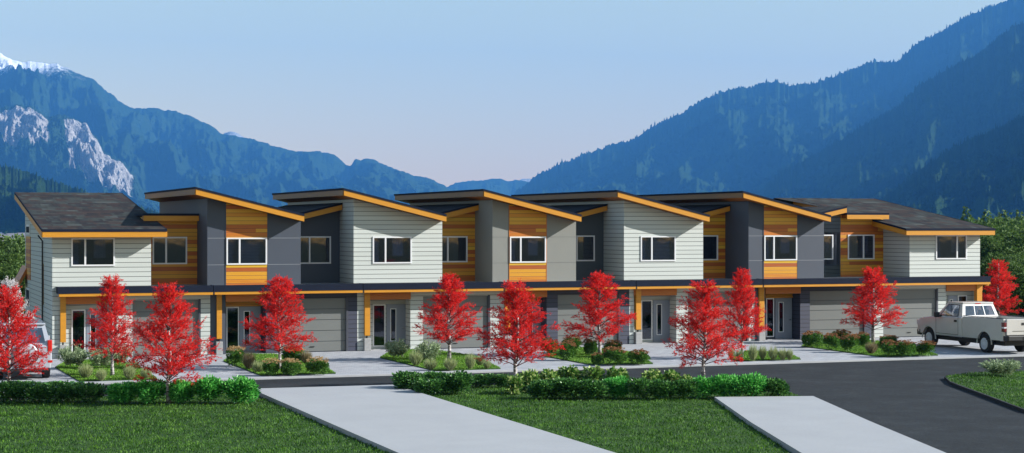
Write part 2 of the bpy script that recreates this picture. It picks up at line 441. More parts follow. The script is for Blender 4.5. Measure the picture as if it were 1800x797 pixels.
# ------------------------------------------------------------------ the five butterfly-roof houses B..F
def house(spec):
    s = spec
    Y = YG
    x0, x1 = XW(s['vol'][0], Y), XW(s['vol'][1], Y)              # upper volume
    xn = XW(s['next'], Y)                                         # corner of the next volume
    gx0, gx1 = XW(s['ground'][0], Y), XW(s['ground'][1], Y)
    h = thing(s['name'], s['label'], 'townhouse', ((x0+x1)/2, Y, 0), s.get('group'))
    # roof
    xl, xr = XW(s['roof'][0], YR), XW(s['roof'][1], YR)
    zl, zr = 7.23, 6.08
    zt = lin(xl, zl-0.325, xr, zr-0.325)
    slab_roof(h, xl, zl, xr, zr, YR, YB+0.6, M['black'])
    # upper front wall
    mat = M[s['mat']]
    wx0, wx1 = XW(s['win'][0], Y), XW(s['win'][1], Y)
    wz0, wz1 = ZW(s['win'][0], s['win'][3], Y), ZW(s['win'][0], s['win'][2], Y)
    hole = (wx0, wx1, wz0, wz1)
    dv = XW(s['win'][4], Y)
    ZB = 2.75
    if s.get('panel'):
        p0, p1 = XW(s['panel'][0], Y), XW(s['panel'][1], Y)
        if wx0 < p0+0.02: p0 = min(p0, wx0-0.0)
        facade(x0, p0, ZB, zt, Y, []).build('front_wall', mat, h)
        facade(p1, x1, ZB, zt, Y, []).build('front_wall', mat, h)
        facade(p0, p1, ZB, zt, Y-0.012, [(max(wx0, p0+0.01), min(wx1, p1-0.01), wz0, wz1)], 0.13).build('wood_panel', M['wood'], h)
        hole = (max(wx0, p0+0.03), min(wx1, p1-0.03), wz0, wz1)
        tr = MB(); tr.box(p0-0.03, p0-0.001, Y-0.02, Y-0.001, ZB, zt(p0)-0.01); tr.box(p1+0.001, p1+0.03, Y-0.02, Y-0.001, ZB, zt(p1)-0.03)
        tr.build('corner_trim', M['beam'] if s['mat'] == 'grey' else mat, h)
        sm = M['seam'] if s['mat'] == 'navy' else M['seamdark']
        seams(h, x0+0.01, x1-0.01, (wz1-0.01, wz0-0.03), Y-0.001, sm, (p0-0.032, p1+0.032))
    else:
        facade(x0, x1, ZB, zt, Y, [hole]).build('front_wall', mat, h)
        MB().box(x0-0.012, x0+0.09, Y-0.014, Y-0.001, ZB, zt(x0)-0.04).build('corner_trim', mat, h)
    window(h, hole[0], hole[1], wz0, wz1, Y-(0.012 if s.get('panel') else 0), dv, s.get('blind'))
    # side and back of the volume
    m = MB()
    m.quad((x0, Y, ZB), (x0, YB, ZB), (x0, YB, zt(x0)), (x0, Y, zt(x0)))
    m.build('side_wall', M[s.get('side', s['mat'])], h)
    m = MB(); m.quad((x1, Y, ZB), (x1, YREC, ZB), (x1, YREC, zt(x1)), (x1, Y, zt(x1))); m.build('side_wall', mat, h)
    m = MB(); m.quad((x0, YB, 0), (xn, YB, 0), (xn, YB, zt(x1)), (x0, YB, zt(x0))); m.build('back_wall', mat, h)
    # recess wall, its window, its counter sloped roof
    rx1 = xn if not s.get('rec_end') else XW(s['rec_end'], YREC)
    fx0 = xr - 0.02
    fx1 = XW(s['cend'], YRF)
    zc0, zc1 = zr-0.03, s.get('cz', 6.62)
    zt2 = lin(fx0, zc0-0.325, fx1, zc1-0.325)
    cr = slab_roof(h, fx0+0.03, zc0, fx1, zc1, YRF, YB+0.4, M[s.get('croof', 'shingle_dark')], 'side_roof')
    rw = s['rwin']
    a, b = XW(rw[0], YREC), XW(rw[1], YREC)
    a = max(a, x1-0.35) if rw[5] else a
    z0, z1 = ZW(rw[1], rw[3], YREC), ZW(rw[1], rw[2], YREC)
    facade(x1-0.4, min(rx1, xn-0.001), ZB, lambda x: zt2(max(x, fx0)), YREC, [(a, b, z0, z1)]).build('recess_wall', M[s['rec']], h)
    window(h, a, b, z0, z1, YREC, XW(rw[4], YREC) if rw[4] else None, s.get('rblind'))
    # lower roof
    canopy(h, XW(s['can'][0], YF), XW(s['can'][1], YF), Y, YREC-0.003)
    # ground floor
    g = s['g']
    gm = M[s['gmat']]
    ex0, ex1 = XW(g['entry'][0], Y), XW(g['entry'][1], Y)
    rx = XW(g['garage'][0], Y); ry = XW(g['garage'][1], Y)
    gt = 2.38
    facade(gx0, XW(g['entry'][0], Y), 0, lambda x: 2.75, Y, []).build('fin_wall', M[s['fin']], h)
    facade(ex1, gx1, 0, lambda x: 2.75, Y, [(rx, ry, 0, gt)], 0.36).build('garage_wall', gm, h)
    MB().box(ry-0.001, ry+0.09, Y-0.02, Y+0.078, 0, gt+0.02).build('jamb_shade_strip', M['shade_and_gap'], h)  # dark strip standing in for the shaded right reveal
    MB().box(gx0+0.001, ex0+0.001, Y+0.001, YDOOR, 0, 2.6).build('entry_side_wall', M[s['fin']], h)
    # entry recess
    bt = 2.27
    MB().box(ex0, ex1, Y-0.06, Y+0.2, bt, 2.61).build('beam', M['beam'], h)
    m = MB(); m.quad((ex1, Y, 0), (ex1, YDOOR, 0), (ex1, YDOOR, bt), (ex1, Y, bt)); m.build('entry_return', M[s['gmat']], h)
    ym = M['light'] if s['gmat'] == 'light' else M['wood']
    MB().box(ex0, ex1, YDOOR, YDOOR+0.1, 0, 2.61).build('entry_wall', M['light'] if s['gmat'] == 'light' else M['navy'], h)
    dt = 2.02
    if s['gmat'] != 'light':
        MB().box(ex0+0.02, ex1-0.002, YDOOR-0.03, YDOOR-0.002, dt+0.06, bt+0.2).build('transom_boards', M['wood'], h)
        MB().box(ex0+0.02, ex1-0.002, YDOOR-0.09, YDOOR-0.032, dt+0.015, dt+0.075).build('transom_trim', M['gold'], h)
    entry(h, XW(g['glass'][0], YDOOR), XW(g['glass'][1], YDOOR), XW(g['door'][0], YDOOR), XW(g['door'][1], YDOOR), dt, YDOOR)
    garage_door(h, rx, ry, gt, Y)
    post(h, XW(g['post'][0], Y-0.1), XW(g['post'][1], Y-0.1))
    return h

SP = [
 dict(name='townhouse', label='charcoal townhouse with orange wood panel, right beside the shingle roofed left end house', vol=(364.5, 528.6), next=621.9, ground=(369.6, 627.8),
      roof=(344, 534.6), mat='navy', panel=(397.4, 469.6), win=(397.8, 468.9, 419, 465, 421), rec='navy', cend=601.4, rwin=(520, 580.8, 416.5, 463, 544, 1),
      can=(375.5, 637.6), gmat='navyside', fin='navy', blind='slats',
      g=dict(entry=(396.5, 467.4), garage=(490, 608.5), glass=(397.5, 420), door=(421, 457.5), post=(381, 390))),
 dict(name='townhouse', label='pale sided townhouse between the left charcoal house and the light grey house', vol=(621.9, 777.4), next=865.7, ground=(628, 870.4),
      roof=(604.4, 784.4), mat='light', win=(655.7, 722.9, 417, 463, 677.5), rec='wood', cend=841, rwin=(768, 820.8, 416.3, 460.5, 787, 1),
      can=(638.5, 885), gmat='light', fin='light', blind='curtain', croof='shingle_dark',
      g=dict(entry=(643, 721.4), garage=(743.8, 858), glass=(655, 677), door=(679, 713), post=(641, 650.5))),
 dict(name='townhouse', label='light grey townhouse with an orange wood panel, in the middle of the row', vol=(865.7, 1012.5), next=1097, ground=(870.6, 1106),
      roof=(850.6, 1021.7), mat='grey', side='grey', panel=(895.5, 959.9), win=(895.6, 959.8, 417, 461.6, 915), rec='greydark', cend=1067, rwin=(1013.5, 1044.6, 415, 458.6, None, 0),
      can=(886, 1117.5), gmat='navyside', fin='light', blind='curtain',
      g=dict(entry=(886.5, 961), garage=(980.5, 1087), glass=(898, 918), door=(920, 952), post=(888, 897))),
 dict(name='townhouse', label='pale sided townhouse between the light grey one and the charcoal one on the right', vol=(1097, 1236), next=1315.8, ground=(1106.2, 1327),
      roof=(1085.7, 1247), mat='light', win=(1126.6, 1186.8, 416, 459, 1145.5), rec='wood', cend=1282.7, rwin=(1233, 1261.2, 414.6, 457, None, 0),
      can=(1118.5, 1340.5), gmat='light', fin='light', blind='slats',
      g=dict(entry=(1114, 1189), garage=(1209.6, 1313), glass=(1126.5, 1146), door=(1147.5, 1178), post=(1118, 1127))),
 dict(name='townhouse', label='charcoal townhouse with an orange wood panel, second from the right end of the row', vol=(1315.8, 1448.3), next=1477, ground=(1327.2, 1535),
      roof=(1306.5, 1460), mat='navy', panel=(1342.6, 1401), win=(1342.8, 1400, 415, 457.6, 1360), rec='navy', cend=1488, cz=6.56, rwin=(1440, 1463.7, 413.5, 456, None, 1), rec_end=1477,
      can=(1341.5, 1741), gmat='navyside', fin='navy', blind='curtain', croof='shingle', rblind='curtain',
      g=dict(entry=(1345, 1406.6), garage=(1423.6, 1519), glass=(1346, 1360), door=(1362, 1391), post=(1334.5, 1343.5))),
]
HS = []
for i, sp in enumerate(SP):
    if i == 4: sp = dict(sp, can=(1341.5, 1534.5))
    HS.append(house(sp))

# ------------------------------------------------------------------ left end house A
def shed_roof(par, x0, x1, zf, zb, y0, y1, rake_left=True):
    t1, t2 = 0.09, 0.24
    sl = (zb-zf)/(y1-y0)
    r = MB().prismx([(y0-0.03, zf-0.03*sl), (y1, zb), (y1, zb-t1), (y0-0.03, zf-t1)], x0, x1).build('roof', M['shingle'], par, fix=True)
    MB().box(x0-0.03, x1+0.03, y0-0.06, y0-0.031, zf-t1-0.01, zf+0.006).build('drip_edge', M['black'], r)
    for a, b in ((x0-0.03, x0-0.001), (x1+0.001, x1+0.03)):
        MB().prismx([(y0-0.03, zf+0.008), (y1, zb+0.01), (y1, zb-t1), (y0-0.03, zf-t1)], a, b).build('rake_flashing', M['black'], r)
        MB().prismx([(y0+0.01, zf-t1-0.002), (y1-0.05, zb-t1-0.004), (y1-0.05, zb-t1-t2), (y0+0.01, zf-t1-t2)], a+0.002, b+0.012).build('rake_board', M['gold'], r)
    MB().box(x0, x1, y0-0.04, y0+0.009, zf-t1-t2, zf-t1-0.011).build('fascia', M['gold'], r)
    MB().prismx([(y0+0.01, zf-t1-0.1), (y1-0.1, zb-t1-0.1), (y1-0.1, zb-t1-t2+0.02), (y0+0.01, zf-t1-t2+0.02)], x0+0.02, x1-0.02).build('soffit', M['beam'], r)
    return r

Y = YG
ax0, ax1 = XW(92.3, Y), XW(265.5, Y)
axn = XW(364.5, Y)
hA = thing('townhouse', 'left end townhouse with a mottled shingle shed roof and pale siding', 'townhouse', ((ax0+ax1)/2, Y, 0))
yb = 89.75
r0, r1 = XW(74.5, YR), XW(292.3, YR)
shed_roof(hA, r0, r1, 5.42, 7.20, YR, yb)
wa = (XW(126, Y), XW(201, Y), ZW(126, 467.5, Y), ZW(126, 419.5, Y))
ztA = lambda x: 5.15
facade(ax0, ax1, 2.75, ztA, Y, [wa]).build('front_wall', M['light'], hA)
window(hA, *wa, Y, XW(149.8, Y), 'curtain')
MB().box(ax0-0.012, ax0+0.09, Y-0.014, Y-0.001, 0, 5.14).build('corner_trim', M['light'], hA)
zs = lambda y: 5.42 - 0.28 + (7.2-5.42)*(y-YR)/(yb-YR)
m = MB(); yv = YB-0.0
m.poly([(ax0, Y, 0), (ax0, yv, 0), (ax0, yv, zs(yv)), (ax0, Y, zs(Y))]); m.build('side_wall', M['light'], hA)
m = MB(); m.poly([(ax1, Y, 2.75), (ax1, yv, 2.75), (ax1, yv, zs(yv)), (ax1, Y, zs(Y))]); m.build('side_wall', M['light'], hA)
m = MB(); m.quad((ax0, yv, 0), (ax1, yv, 0), (ax1, yv, zs(yv)), (ax0, yv, zs(yv))); m.quad((ax1, yv, 0), (axn, yv, 0), (axn, yv, 6.0), (ax1, yv, 6.0)); m.build('back_wall', M['light'], hA)
# side details: wood strips with small windows, downpipe
def YL(px):   # y on the plane x = ax0
    u = (px-CX)/FPX; return ax0*(C_-u*S)/(S+u*C_)
ya, yb2 = YL(54), YL(46.5)
MB().box(ax0-0.03, ax0-0.001, ya, yb2, 3.0, ZW(50, 416, (ya+yb2)/2)).build('wood_strip', M['wood'], hA)
for (z0, z1) in ((ZW(50, 413, ya), ZW(50, 395, ya)), (1.6, 2.6)):
    w = MB().box(ax0-0.04, ax0-0.002, ya+0.3, yb2-0.3, z0, z1).build('window', M['white'], hA)
    MB().box(ax0-0.05, ax0-0.041, ya+0.4, yb2-0.4, z0+0.1, z1-0.1).build('pane', M['black'], w)
ys = YL(76.5)
MB().box(ax0-0.025, ax0-0.001, ys-0.05, YL(74.0), 2.1, ZW(76, 464, ys)).build('wood_strip', M['wood'], hA)
MB().tube([(ax0-0.06, ys-0.1, 0.1), (ax0-0.06, ys-0.1, 4.9), (ax0-0.25, ys-0.15, 5.15)], [0.035]*3, 8).build('downpipe', M['steel'], hA)
MB().prismy([(ax0-0.36, 2.95), (ax0-0.002, 3.62), (ax0-0.002, 3.3), (ax0-0.36, 2.68)], yv-1.2, yv+1.6).build('side_canopy', M['beam'], hA, fix=True)
# recess with orange boards
ra0 = XW(252, YREC)
zrA = 6.05
arx1 = axn-0.002
m = (XW(268.8, YREC), XW(328, YREC), ZW(300, 464, YREC), ZW(300, 417.5, YREC))
facade(ra0, arx1, 2.75, lambda x: zrA-0.2, YREC, [m]).build('recess_wall', M['wood'], hA)
window(hA, *m, YREC, XW(292, YREC))
q = MB(); q.quad((ra0, YREC, 2.8), (ra0, YB-0.01, 2.8), (ra0, YB-0.01, zrA-0.1), (ra0, YREC, zrA-0.1)); q.build('recess_side_wall', M['wood'], hA)
rr = MB().box(XW(252, YRF), XW(350, YRF), YRF, YB+0.1, zrA-0.04, zrA+0.06).build('recess_roof', M['black'], hA)
MB().box(XW(252, YRF)+0.01, XW(350, YRF)-0.01, YRF-0.02, YRF+0.02, zrA-0.27, zrA-0.041).build('fascia', M['gold'], rr)
MB().box(XW(252, YRF)+0.02, XW(350, YRF)-0.02, YRF+0.021, YREC-0.004, zrA-0.2, zrA-0.045).build('soffit', M['beam'], rr)
canopy(hA, XW(101.6, YF), XW(374.5, YF), Y, YREC-0.003)
# ground floor A
e0, e1 = XW(106, Y), XW(205, Y)
g0, g1 = XW(233, Y), XW(349, Y)
facade(ax0, e0, 0, lambda x: 2.75, Y, []).build('front_wall', M['light'], hA)
facade(e1, XW(369.4, Y), 0, lambda x: 2.75, Y, [(g0, g1, 0, 2.38)], 0.36).build('garage_wall', M['light'], hA)
MB().box(g1-0.001, g1+0.09, Y-0.02, Y+0.078, 0, 2.40).build('jamb_shade_strip', M['shade_and_gap'], hA)  # painted shade of the right reveal
MB().box(e0, e1, Y-0.06, Y+0.2, 2.27, 2.61).build('beam', M['beam'], hA)
YD2 = Y+0.45
MB().box(ax0+0.01, e1, YD2, YD2+0.1, 0, 2.61).build('entry_wall', M['light'], hA)
q = MB(); q.quad((e1, Y, 0), (e1, YD2, 0), (e1, YD2, 2.27), (e1, Y, 2.27)); q.quad((e0, Y, 0), (e0, YD2, 0), (e0, YD2, 2.27), (e0, Y, 2.27)); q.build('entry_return', M['light'], hA)
entry(hA, XW(125.5, YD2), XW(150, YD2), XW(151.5, YD2), XW(186, YD2), 2.02, YD2)
garage_door(hA, g0, g1, 2.38, Y)
post(hA, XW(106, Y-0.1), XW(116, Y-0.1))

# ------------------------------------------------------------------ right end house G
gx0, gx1 = XW(1599, Y), XW(1722.7, Y)
hG = thing('townhouse', 'right end townhouse with pale siding and a broad shingle roof, behind the pickup truck', 'townhouse', ((gx0+gx1)/2, Y, 0))
YGB = 87.4
r0, r1 = XW(1592.7, YR), XW(1748, YR)
shed_roof(hG, r0, r1, 5.43, 7.10, YR, YGB)
# the same shingle plane carried on behind the charcoal house
xL = XW(1470, 80)
yk = YREC-0.2
zk = 5.43+(7.10-5.43)*(yk-YR)/(YGB-YR)
xL2 = XW(1361, YGB)
MB().poly([(XW(1455, 84.0), yk+3.5, 5.43+(7.1-5.43)*(yk+3.5-YR)/(YGB-YR)), (r0-0.035, yk+3.5, 5.43+(7.1-5.43)*(yk+3.5-YR)/(YGB-YR)), (r0-0.035, YGB, 7.10), (xL2, YGB, 7.10)]).build('roof', M['shingle'], hG)
MB().poly([(XW(1486, YRF), YRF+0.3, zk+0.28), (r0-0.036, YRF+0.3, zk+0.28), (r0-0.036, yk+3.52, zk+0.52), (XW(1486, YRF), yk+3.52, zk+0.52)]).build('roof', M['shingle'], hG)
MB().poly([(xL2, YGB+0.01, 7.10), (r1, YGB+0.01, 7.10), (r1, YB+2, 5.0), (xL2, YB+2, 5.0)]).build('roof', M['shingle'], hG)
wg = (XW(1645.4, Y), XW(1698.6, Y), ZW(1645, 455.5, Y), ZW(1645, 414.3, Y))
facade(gx0, gx1, 2.75, lambda x: 5.15, Y, [wg]).build('front_wall', M['light'], hG)
window(hG, *wg, Y, XW(1682, Y), 'curtain')
zs2 = lambda y: 5.43-0.28+(7.1-5.43)*(y-YR)/(YGB-YR)
for xx in (gx0, gx1):
    q = MB(); q.poly([(xx, Y, 0 if xx == gx1 else 2.75), (xx, YGB, 0 if xx == gx1 else 2.75), (xx, YGB, zs2(YGB)), (xx, Y, zs2(Y))]); q.build('side_wall', M['light'], hG)
MB().box(gx0-0.012, gx0+0.09, Y-0.014, Y-0.001, 2.75, 5.14).build('corner_trim', M['light'], hG)
rg0, rg1 = XW(1477, YREC), gx0-0.002
wr = (XW(1490.5, YREC), XW(1536, YREC), ZW(1510, 455.5, YREC), ZW(1510, 413.5, YREC))
facade(rg0+0.01, rg1, 2.75, lambda x: 6.12, YREC-0.01, [wr]).build('recess_wall', M['wood'], hG)
window(hG, *wr, YREC-0.01, XW(1517.5, YREC), 'curtain')
c0, c1 = XW(1488, YRF), XW(1562, YRF)
rr = MB().box(c0, c1+0.02, YRF-0.03, YREC+2.4, 6.12, 6.22).build('recess_roof', M['black'], hG)
MB().box(c0+0.012, c1, YRF-0.045, YRF+0.02, 5.90, 6.118).build('fascia', M['gold'], rr)
MB().box(c0+0.02, c1-0.02, YRF+0.021, YREC-0.014, 5.96, 6.115).build('soffit', M['beam'], rr)
canopy(hG, XW(1534.5, YF)+0.002, XW(1741, YF), Y, YREC-0.003)
g0, g1 = XW(1552.5, Y), XW(1646, Y)
e0, e1 = XW(1662.6, Y), XW(1727, Y)
facade(XW(1536, Y), e0, 0, lambda x: 2.75, Y, [(g0, g1, 0, 2.38)], 0.36).build('garage_wall', M['light'], hG)
MB().box(g1-0.001, g1+0.09, Y-0.02, Y+0.078, 0, 2.40).build('jamb_shade_strip', M['shade_and_gap'], hG)  # reveal shade as a dark strip, right side only
MB().box(e0, XW(1726, Y), Y-0.06, Y+0.2, 2.27, 2.61).build('beam', M['beam'], hG)
YD3 = Y+0.6
MB().box(e0, gx1, YD3, YD3+0.1, 0, 2.61).build('entry_wall', M['light'], hG)
q = MB(); q.quad((e0, Y, 0), (e0, YD3, 0), (e0, YD3, 2.27), (e0, Y, 2.27)); q.build('entry_return', M['light'], hG)
entry(hG, XW(1683, YD3), XW(1699, YD3), XW(1665.5, YD3), XW(1681.5, YD3), 2.02, YD3)
garage_door(hG, g0, g1, 2.38, Y)
post(hG, XW(1717, Y-0.1), XW(1726, Y-0.1))
MB().box(XW(1741, YF)-0.25, XW(1741, YF)-0.02, YF+0.1, Y+1.5, 2.55, 2.61).build('side_beam', M['gold'], hG)

# ------------------------------------------------------------------ ground
def m_ground(name, stops, sc=(1.5, 30), rough=0.9, b=0.4, bd=0.02, st=(1, 1, 1)):
    t = NT(name); v = t.coord(); mp = t.node('ShaderNodeMapping'); mp.inputs['Scale'].default_value = st; t.link(v, mp.inputs[0]); v = mp.outputs[0]
    n1 = t.noise(v, sc[0], 4, 0.6); n2 = t.noise(v, sc[1], 3, 0.7)
    g = t.math('ADD', t.math('MULTIPLY', n1, 0.5), t.math('MULTIPLY', n2, 0.5))
    t.base(t.ramp(g, stops)); t.set(Roughness=rough); t.b.inputs['Specular IOR Level'].default_value = 0.25
    t.bump(n2, b, bd); return t.m
M['asphalt'] = m_ground('asphalt', [(0.3, (0.006, 0.008, 0.010)), (0.5, (0.015, 0.019, 0.023)), (0.7, (0.036, 0.042, 0.048))], (0.7, 9), 0.9, 0.6, 0.03, (1, 1, 1))
M['lawn'] = m_ground('lawn_soil', [(0.3, (0.016, 0.045, 0.008)), (0.7, (0.05, 0.12, 0.016))], (1.0, 14), 0.95, 0.8, 0.05)
M['earth'] = m_ground('valley_floor', [(0.3, (0.012, 0.028, 0.008)), (0.5, (0.03, 0.055, 0.015)), (0.75, (0.06, 0.09, 0.03))], (0.01, 0.12), 1.0, 0.3, 1.0)
M['kerb'] = m_ground('kerb_concrete', [(0.3, (0.40, 0.41, 0.43)), (0.7, (0.52, 0.53, 0.55))], (1.5, 20), 0.9, 0.2, 0.01)
def m_paver():
    t = NT('driveway_pavers'); v = t.coord()
    br = t.node('ShaderNodeTexBrick'); t.link(v, br.inputs['Vector'])
    br.inputs['Color1'].default_value = (0.34, 0.355, 0.385, 1); br.inputs['Color2'].default_value = (0.46, 0.475, 0.50, 1); br.inputs['Mortar'].default_value = (0.25, 0.26, 0.28, 1)
    br.inputs['Scale'].default_value = 2.0; br.inputs['Mortar Size'].default_value = 0.02; br.inputs['Brick Width'].default_value = 0.6; br.inputs['Row Height'].default_value = 0.35
    n = t.noise(v, 0.8, 5, 0.65)
    t.base(t.mix(0.7, br.outputs['Color'], t.ramp(n, [(0.3, (0.72, 0.72, 0.73)), (0.7, (1.0, 1.0, 1.0))]), 'MULTIPLY')); t.set(Roughness=0.85)
    return t.m
M['paver'] = m_paver()
M['slab'] = m_ground('smooth_concrete', [(0.3, (0.36, 0.37, 0.385)), (0.7, (0.43, 0.44, 0.455))], (0.5, 12), 0.8, 0.1, 0.01)
M['kerbdark'] = m_ground('dark_edging', [(0.3, (0.02, 0.022, 0.025)), (0.7, (0.04, 0.042, 0.045))], (1.5, 20), 0.9, 0.2, 0.01)

def struct(name, mb, mat, **k):
    o = mb.build(name, mat, **k); o['kind'] = 'structure'; return o

# big terrain sheet: level round the houses, falling to the valley floor behind
def gz(x, y):
    r = max(0.0, y-96.0)
    d1 = 1-math.exp(-r/150.0)
    e = max(0.0, -(x+10))/200.0
    return -0.45 - 12.6*d1
xs = [-9000, -5000, -3000, -2000, -1200, -700, -400, -220, -120, -60, -20, 0, 20, 40, 60, 80, 110, 150, 200, 300, 450, 700, 1100, 1800, 3000, 5000, 8000, 14000]
ys_ = [-600, -300, -100, -40, 0, 30, 60, 90, 96, 100, 106, 112, 120, 130, 145, 160, 180, 210, 250, 300, 370, 450, 600, 800, 1100, 1600, 2400, 4000, 7000, 11000, 17500]
m = MB(); nx = len(xs)
for y in ys_:
    for x in xs: m.v.append((x, y, gz(x, y)))
for j in range(len(ys_)-1):
    for i in range(nx-1): m.f.append((j*nx+i, j*nx+i+1, (j+1)*nx+i+1, (j+1)*nx+i))
struct('ground', m, M['earth'], smooth=True)

KY = 64.4
def flat(pts, z0, z1): 
    m = MB(); m.prismz([(p[0], p[1]) for p in pts], z0, z1); return m
def gpts(l, z=0): return [GP(a, b, z) for a, b in l]
# forecourt paving from kerb to the houses
struct('driveway', flat([(-12, KY+0.28), (75, KY+0.28), (75, 78.2), (-12, 78.2)], -0.2, 0.0), M['paver'])
struct('kerb', flat([(-12, KY), (75, KY), (75, KY+0.28), (-12, KY+0.28)], -0.2, 0.006), M['kerb'])
RZ = -0.06
struct('road', flat([(-60, 20), (90, 20), (90, KY), (-60, KY)], -0.3, RZ), M['asphalt'])
LZ = 0.03
struct('lawn', flat([(-60, 78.2), (90, 78.2), (90, 97), (-60, 97)], -0.6, 0.0), M['lawn'])
struct('lawn', flat([(-60, KY), (-12, KY), (-12, 78.2), (-60, 78.2)], -0.6, 0.0), M['lawn'])
struct('lawn', flat([(75, KY), (90, KY), (90, 78.2), (75, 78.2)], -0.6, 0.0), M['lawn'])
# near lawns
pA = GP(452, 691); xA = 12.3
lawnL = [(-60, 58.4), (12.25, 58.6), (12.1, 36), (-60, 36)]
c1 = GP(1425, 704)
lawnM = [(17.25, 58.5), (21, 58.3), (24.5, 57.2), GP(1330, 682), GP(1375, 689), GP(1405, 698), c1, (25.5, 50.8), (23.2, 44), (20.8, 36.6), (19.5, 32.0), (17.0, 32.0)]
RI = [(1662, 664), (1680, 660.5), (1710, 657.5), (1760, 655), (1830, 653), (1960, 652), (2000, 760), (1800, 721), (1760, 706), (1720, 691), (1690, 680), (1670, 672)]
LAWNS = []
for pts in (lawnL, lawnM, gpts(RI)):
    struct('lawn', flat(pts, -0.25, LZ), M['lawn']); LAWNS.append(pts)
# dark edging of the right lawn
ed = gpts([(2000, 761.5), (1800, 722.5), (1760, 707.5), (1720, 692.5), (1690, 681.5), (1670, 673.5), (1660, 664), (1662, 664), (1670, 672), (1690, 680), (1720, 691), (1760, 706), (1800, 721), (2000, 760)])
struct('lawn_edging', flat(ed, -0.25, LZ+0.012), M['kerbdark'])
# raised concrete pads in the foreground
struct('concrete_slab', flat([(12.3, 58.7), (17.2, 58.5), (17.0, 36), (12.1, 36)], -0.3, 0.15), M['slab'])
s2 = [(25.5, 50.8), (28.6, 50.0), (26.4, 43.0), (22.4, 29.5), (18.9, 30.3), (23.2, 44.0)]
struct('concrete_slab', flat(s2, -0.3, 0.15), M['slab'])
# planting islands
ISL = [
 [(97, 647), (139, 671.2), (277, 667.5), (238, 641), (180, 634), (120, 634)],
 [(393, 636), (458, 661), (590, 657.5), (552, 633), (480, 624), (410, 624)],
 [(668, 630), (765, 653), (880, 649), (835, 627), (760, 616), (690, 616)],
 [(956, 627), (1037, 642), (1148, 640.5), (1110, 620), (1040, 612), (975, 612)],
 [(1282, 632), (1298, 635.8), (1408, 632.5), (1380, 620), (1310, 618)],
 [(1409, 609.5), (1546, 628), (1649, 625.5), (1600, 607), (1500, 596), (1430, 600)],
]
for p in ISL:
    q = gpts(p); struct('lawn', flat(q, -0.1, LZ), M['lawn']); LAWNS.append(q)
    n = len(q)

# ------------------------------------------------------------------ foliage helpers
def leaf_mesh(name, cen, dirs, ln, wd, mat, bend=0.0, extra=None):
    """cen Nx3, dirs Nx3; rhombus leaves"""
    N = len(cen)
    dirs = dirs/np.maximum(np.linalg.norm(dirs, axis=1, keepdims=True), 1e-6)
    r = rng.normal(size=(N, 3)); sd = np.cross(dirs, r); sd /= np.maximum(np.linalg.norm(sd, axis=1, keepdims=True), 1e-6)
    ln = np.asarray(ln).reshape(-1, 1)*np.ones((N, 1)); wd = np.asarray(wd).reshape(-1, 1)*np.ones((N, 1))
    v = np.empty((N, 4, 3))
    v[:, 0] = cen; v[:, 1] = cen+dirs*ln*0.45+sd*wd*0.5; v[:, 2] = cen+dirs*ln; v[:, 3] = cen+dirs*ln*0.45-sd*wd*0.5
    v[:, 2, 2] -= bend*ln[:, 0]
    me = bpy.data.meshes.new(name)
    me.vertices.add(N*4); me.vertices.foreach_set('co', v.reshape(-1).astype(np.float32))
    me.loops.add(N*4); me.loops.foreach_set('vertex_index', np.arange(N*4, dtype=np.int32))
    me.polygons.add(N); me.polygons.foreach_set('loop_start', np.arange(0, N*4, 4, dtype=np.int32))
    me.polygons.foreach_set('loop_total', np.full(N, 4, dtype=np.int32))
    me.update(calc_edges=True); me.materials.append(mat)
    return me
def child(name, me, par):
    o = bpy.data.objects.new(name, me); COL.objects.link(o); o.parent = par; return o
def rdir(n, up=0.3):
    d = rng.normal(size=(n, 3)); d /= np.linalg.norm(d, axis=1, keepdims=True); d[:, 2] += up; return d

# grass blades on lawns
M['blade'] = m_leaf('grass_blade', [(0.25, (0.008, 0.036, 0.003)), (0.43, (0.026, 0.095, 0.006)), (0.57, (0.070, 0.19, 0.012)), (0.78, (0.19, 0.38, 0.03))], 0.3, 0.6, 1.3, 0.7)  # wide tone range also paints in the mottled shade of longer blades
def inside(px_, py_, poly):
    c = np.zeros(len(px_), bool); n = len(poly)
    for i in range(n):
        x1_, y1_ = poly[i]; x2_, y2_ = poly[(i+1) % n]
        cond = ((y1_ > py_) != (y2_ > py_)) & (px_ < (x2_-x1_)*(py_-y1_)/(y2_-y1_+1e-12)+x1_)
        c ^= cond
    return c
M['blade2'] = m_leaf('island_grass_blade', [(0.15, (0.05, 0.14, 0.010)), (0.5, (0.14, 0.32, 0.025)), (0.85, (0.30, 0.52, 0.06))], 0.3, 0.6, 0.6, 0.5)
cs = []; cs2 = []
for k, poly in enumerate(LAWNS):
    P = np.array(poly); lo, hi = P.min(0), P.max(0)
    if k == 0: lo = np.array([-1.0, 40.0])
    if k < 3: lo[1] = max(lo[1], 37.8)
    if k == 2: hi[0] = min(hi[0], 44)
    dens = 260 if k < 3 else 520
    n = int((hi[0]-lo[0])*(hi[1]-lo[1])*dens)
    x = rng.uniform(lo[0], hi[0], n); y = rng.uniform(lo[1], hi[1], n)
    ok = inside(x, y, poly)
    (cs if k < 3 else cs2).append(np.stack([x[ok], y[ok], np.full(ok.sum(), LZ-0.002)], 1))
cs = np.concatenate(cs)
d = rng.normal(size=cs.shape)*0.45; d[:, 2] = 1
hh = rng.uniform(0.03, 0.09, len(cs))*(1+0.4*np.sin(cs[:, 0]*1.7+np.sin(cs[:, 1]*0.9)*2)*np.sin(cs[:, 1]*2.3))
me = leaf_mesh('grass', cs, d, hh, 0.022, M['blade'])
o = bpy.data.objects.new('grass', me); COL.objects.link(o); tag(o, 'short mown dark green grass of the lawns along the near side of the road', 'grass', kind='stuff')

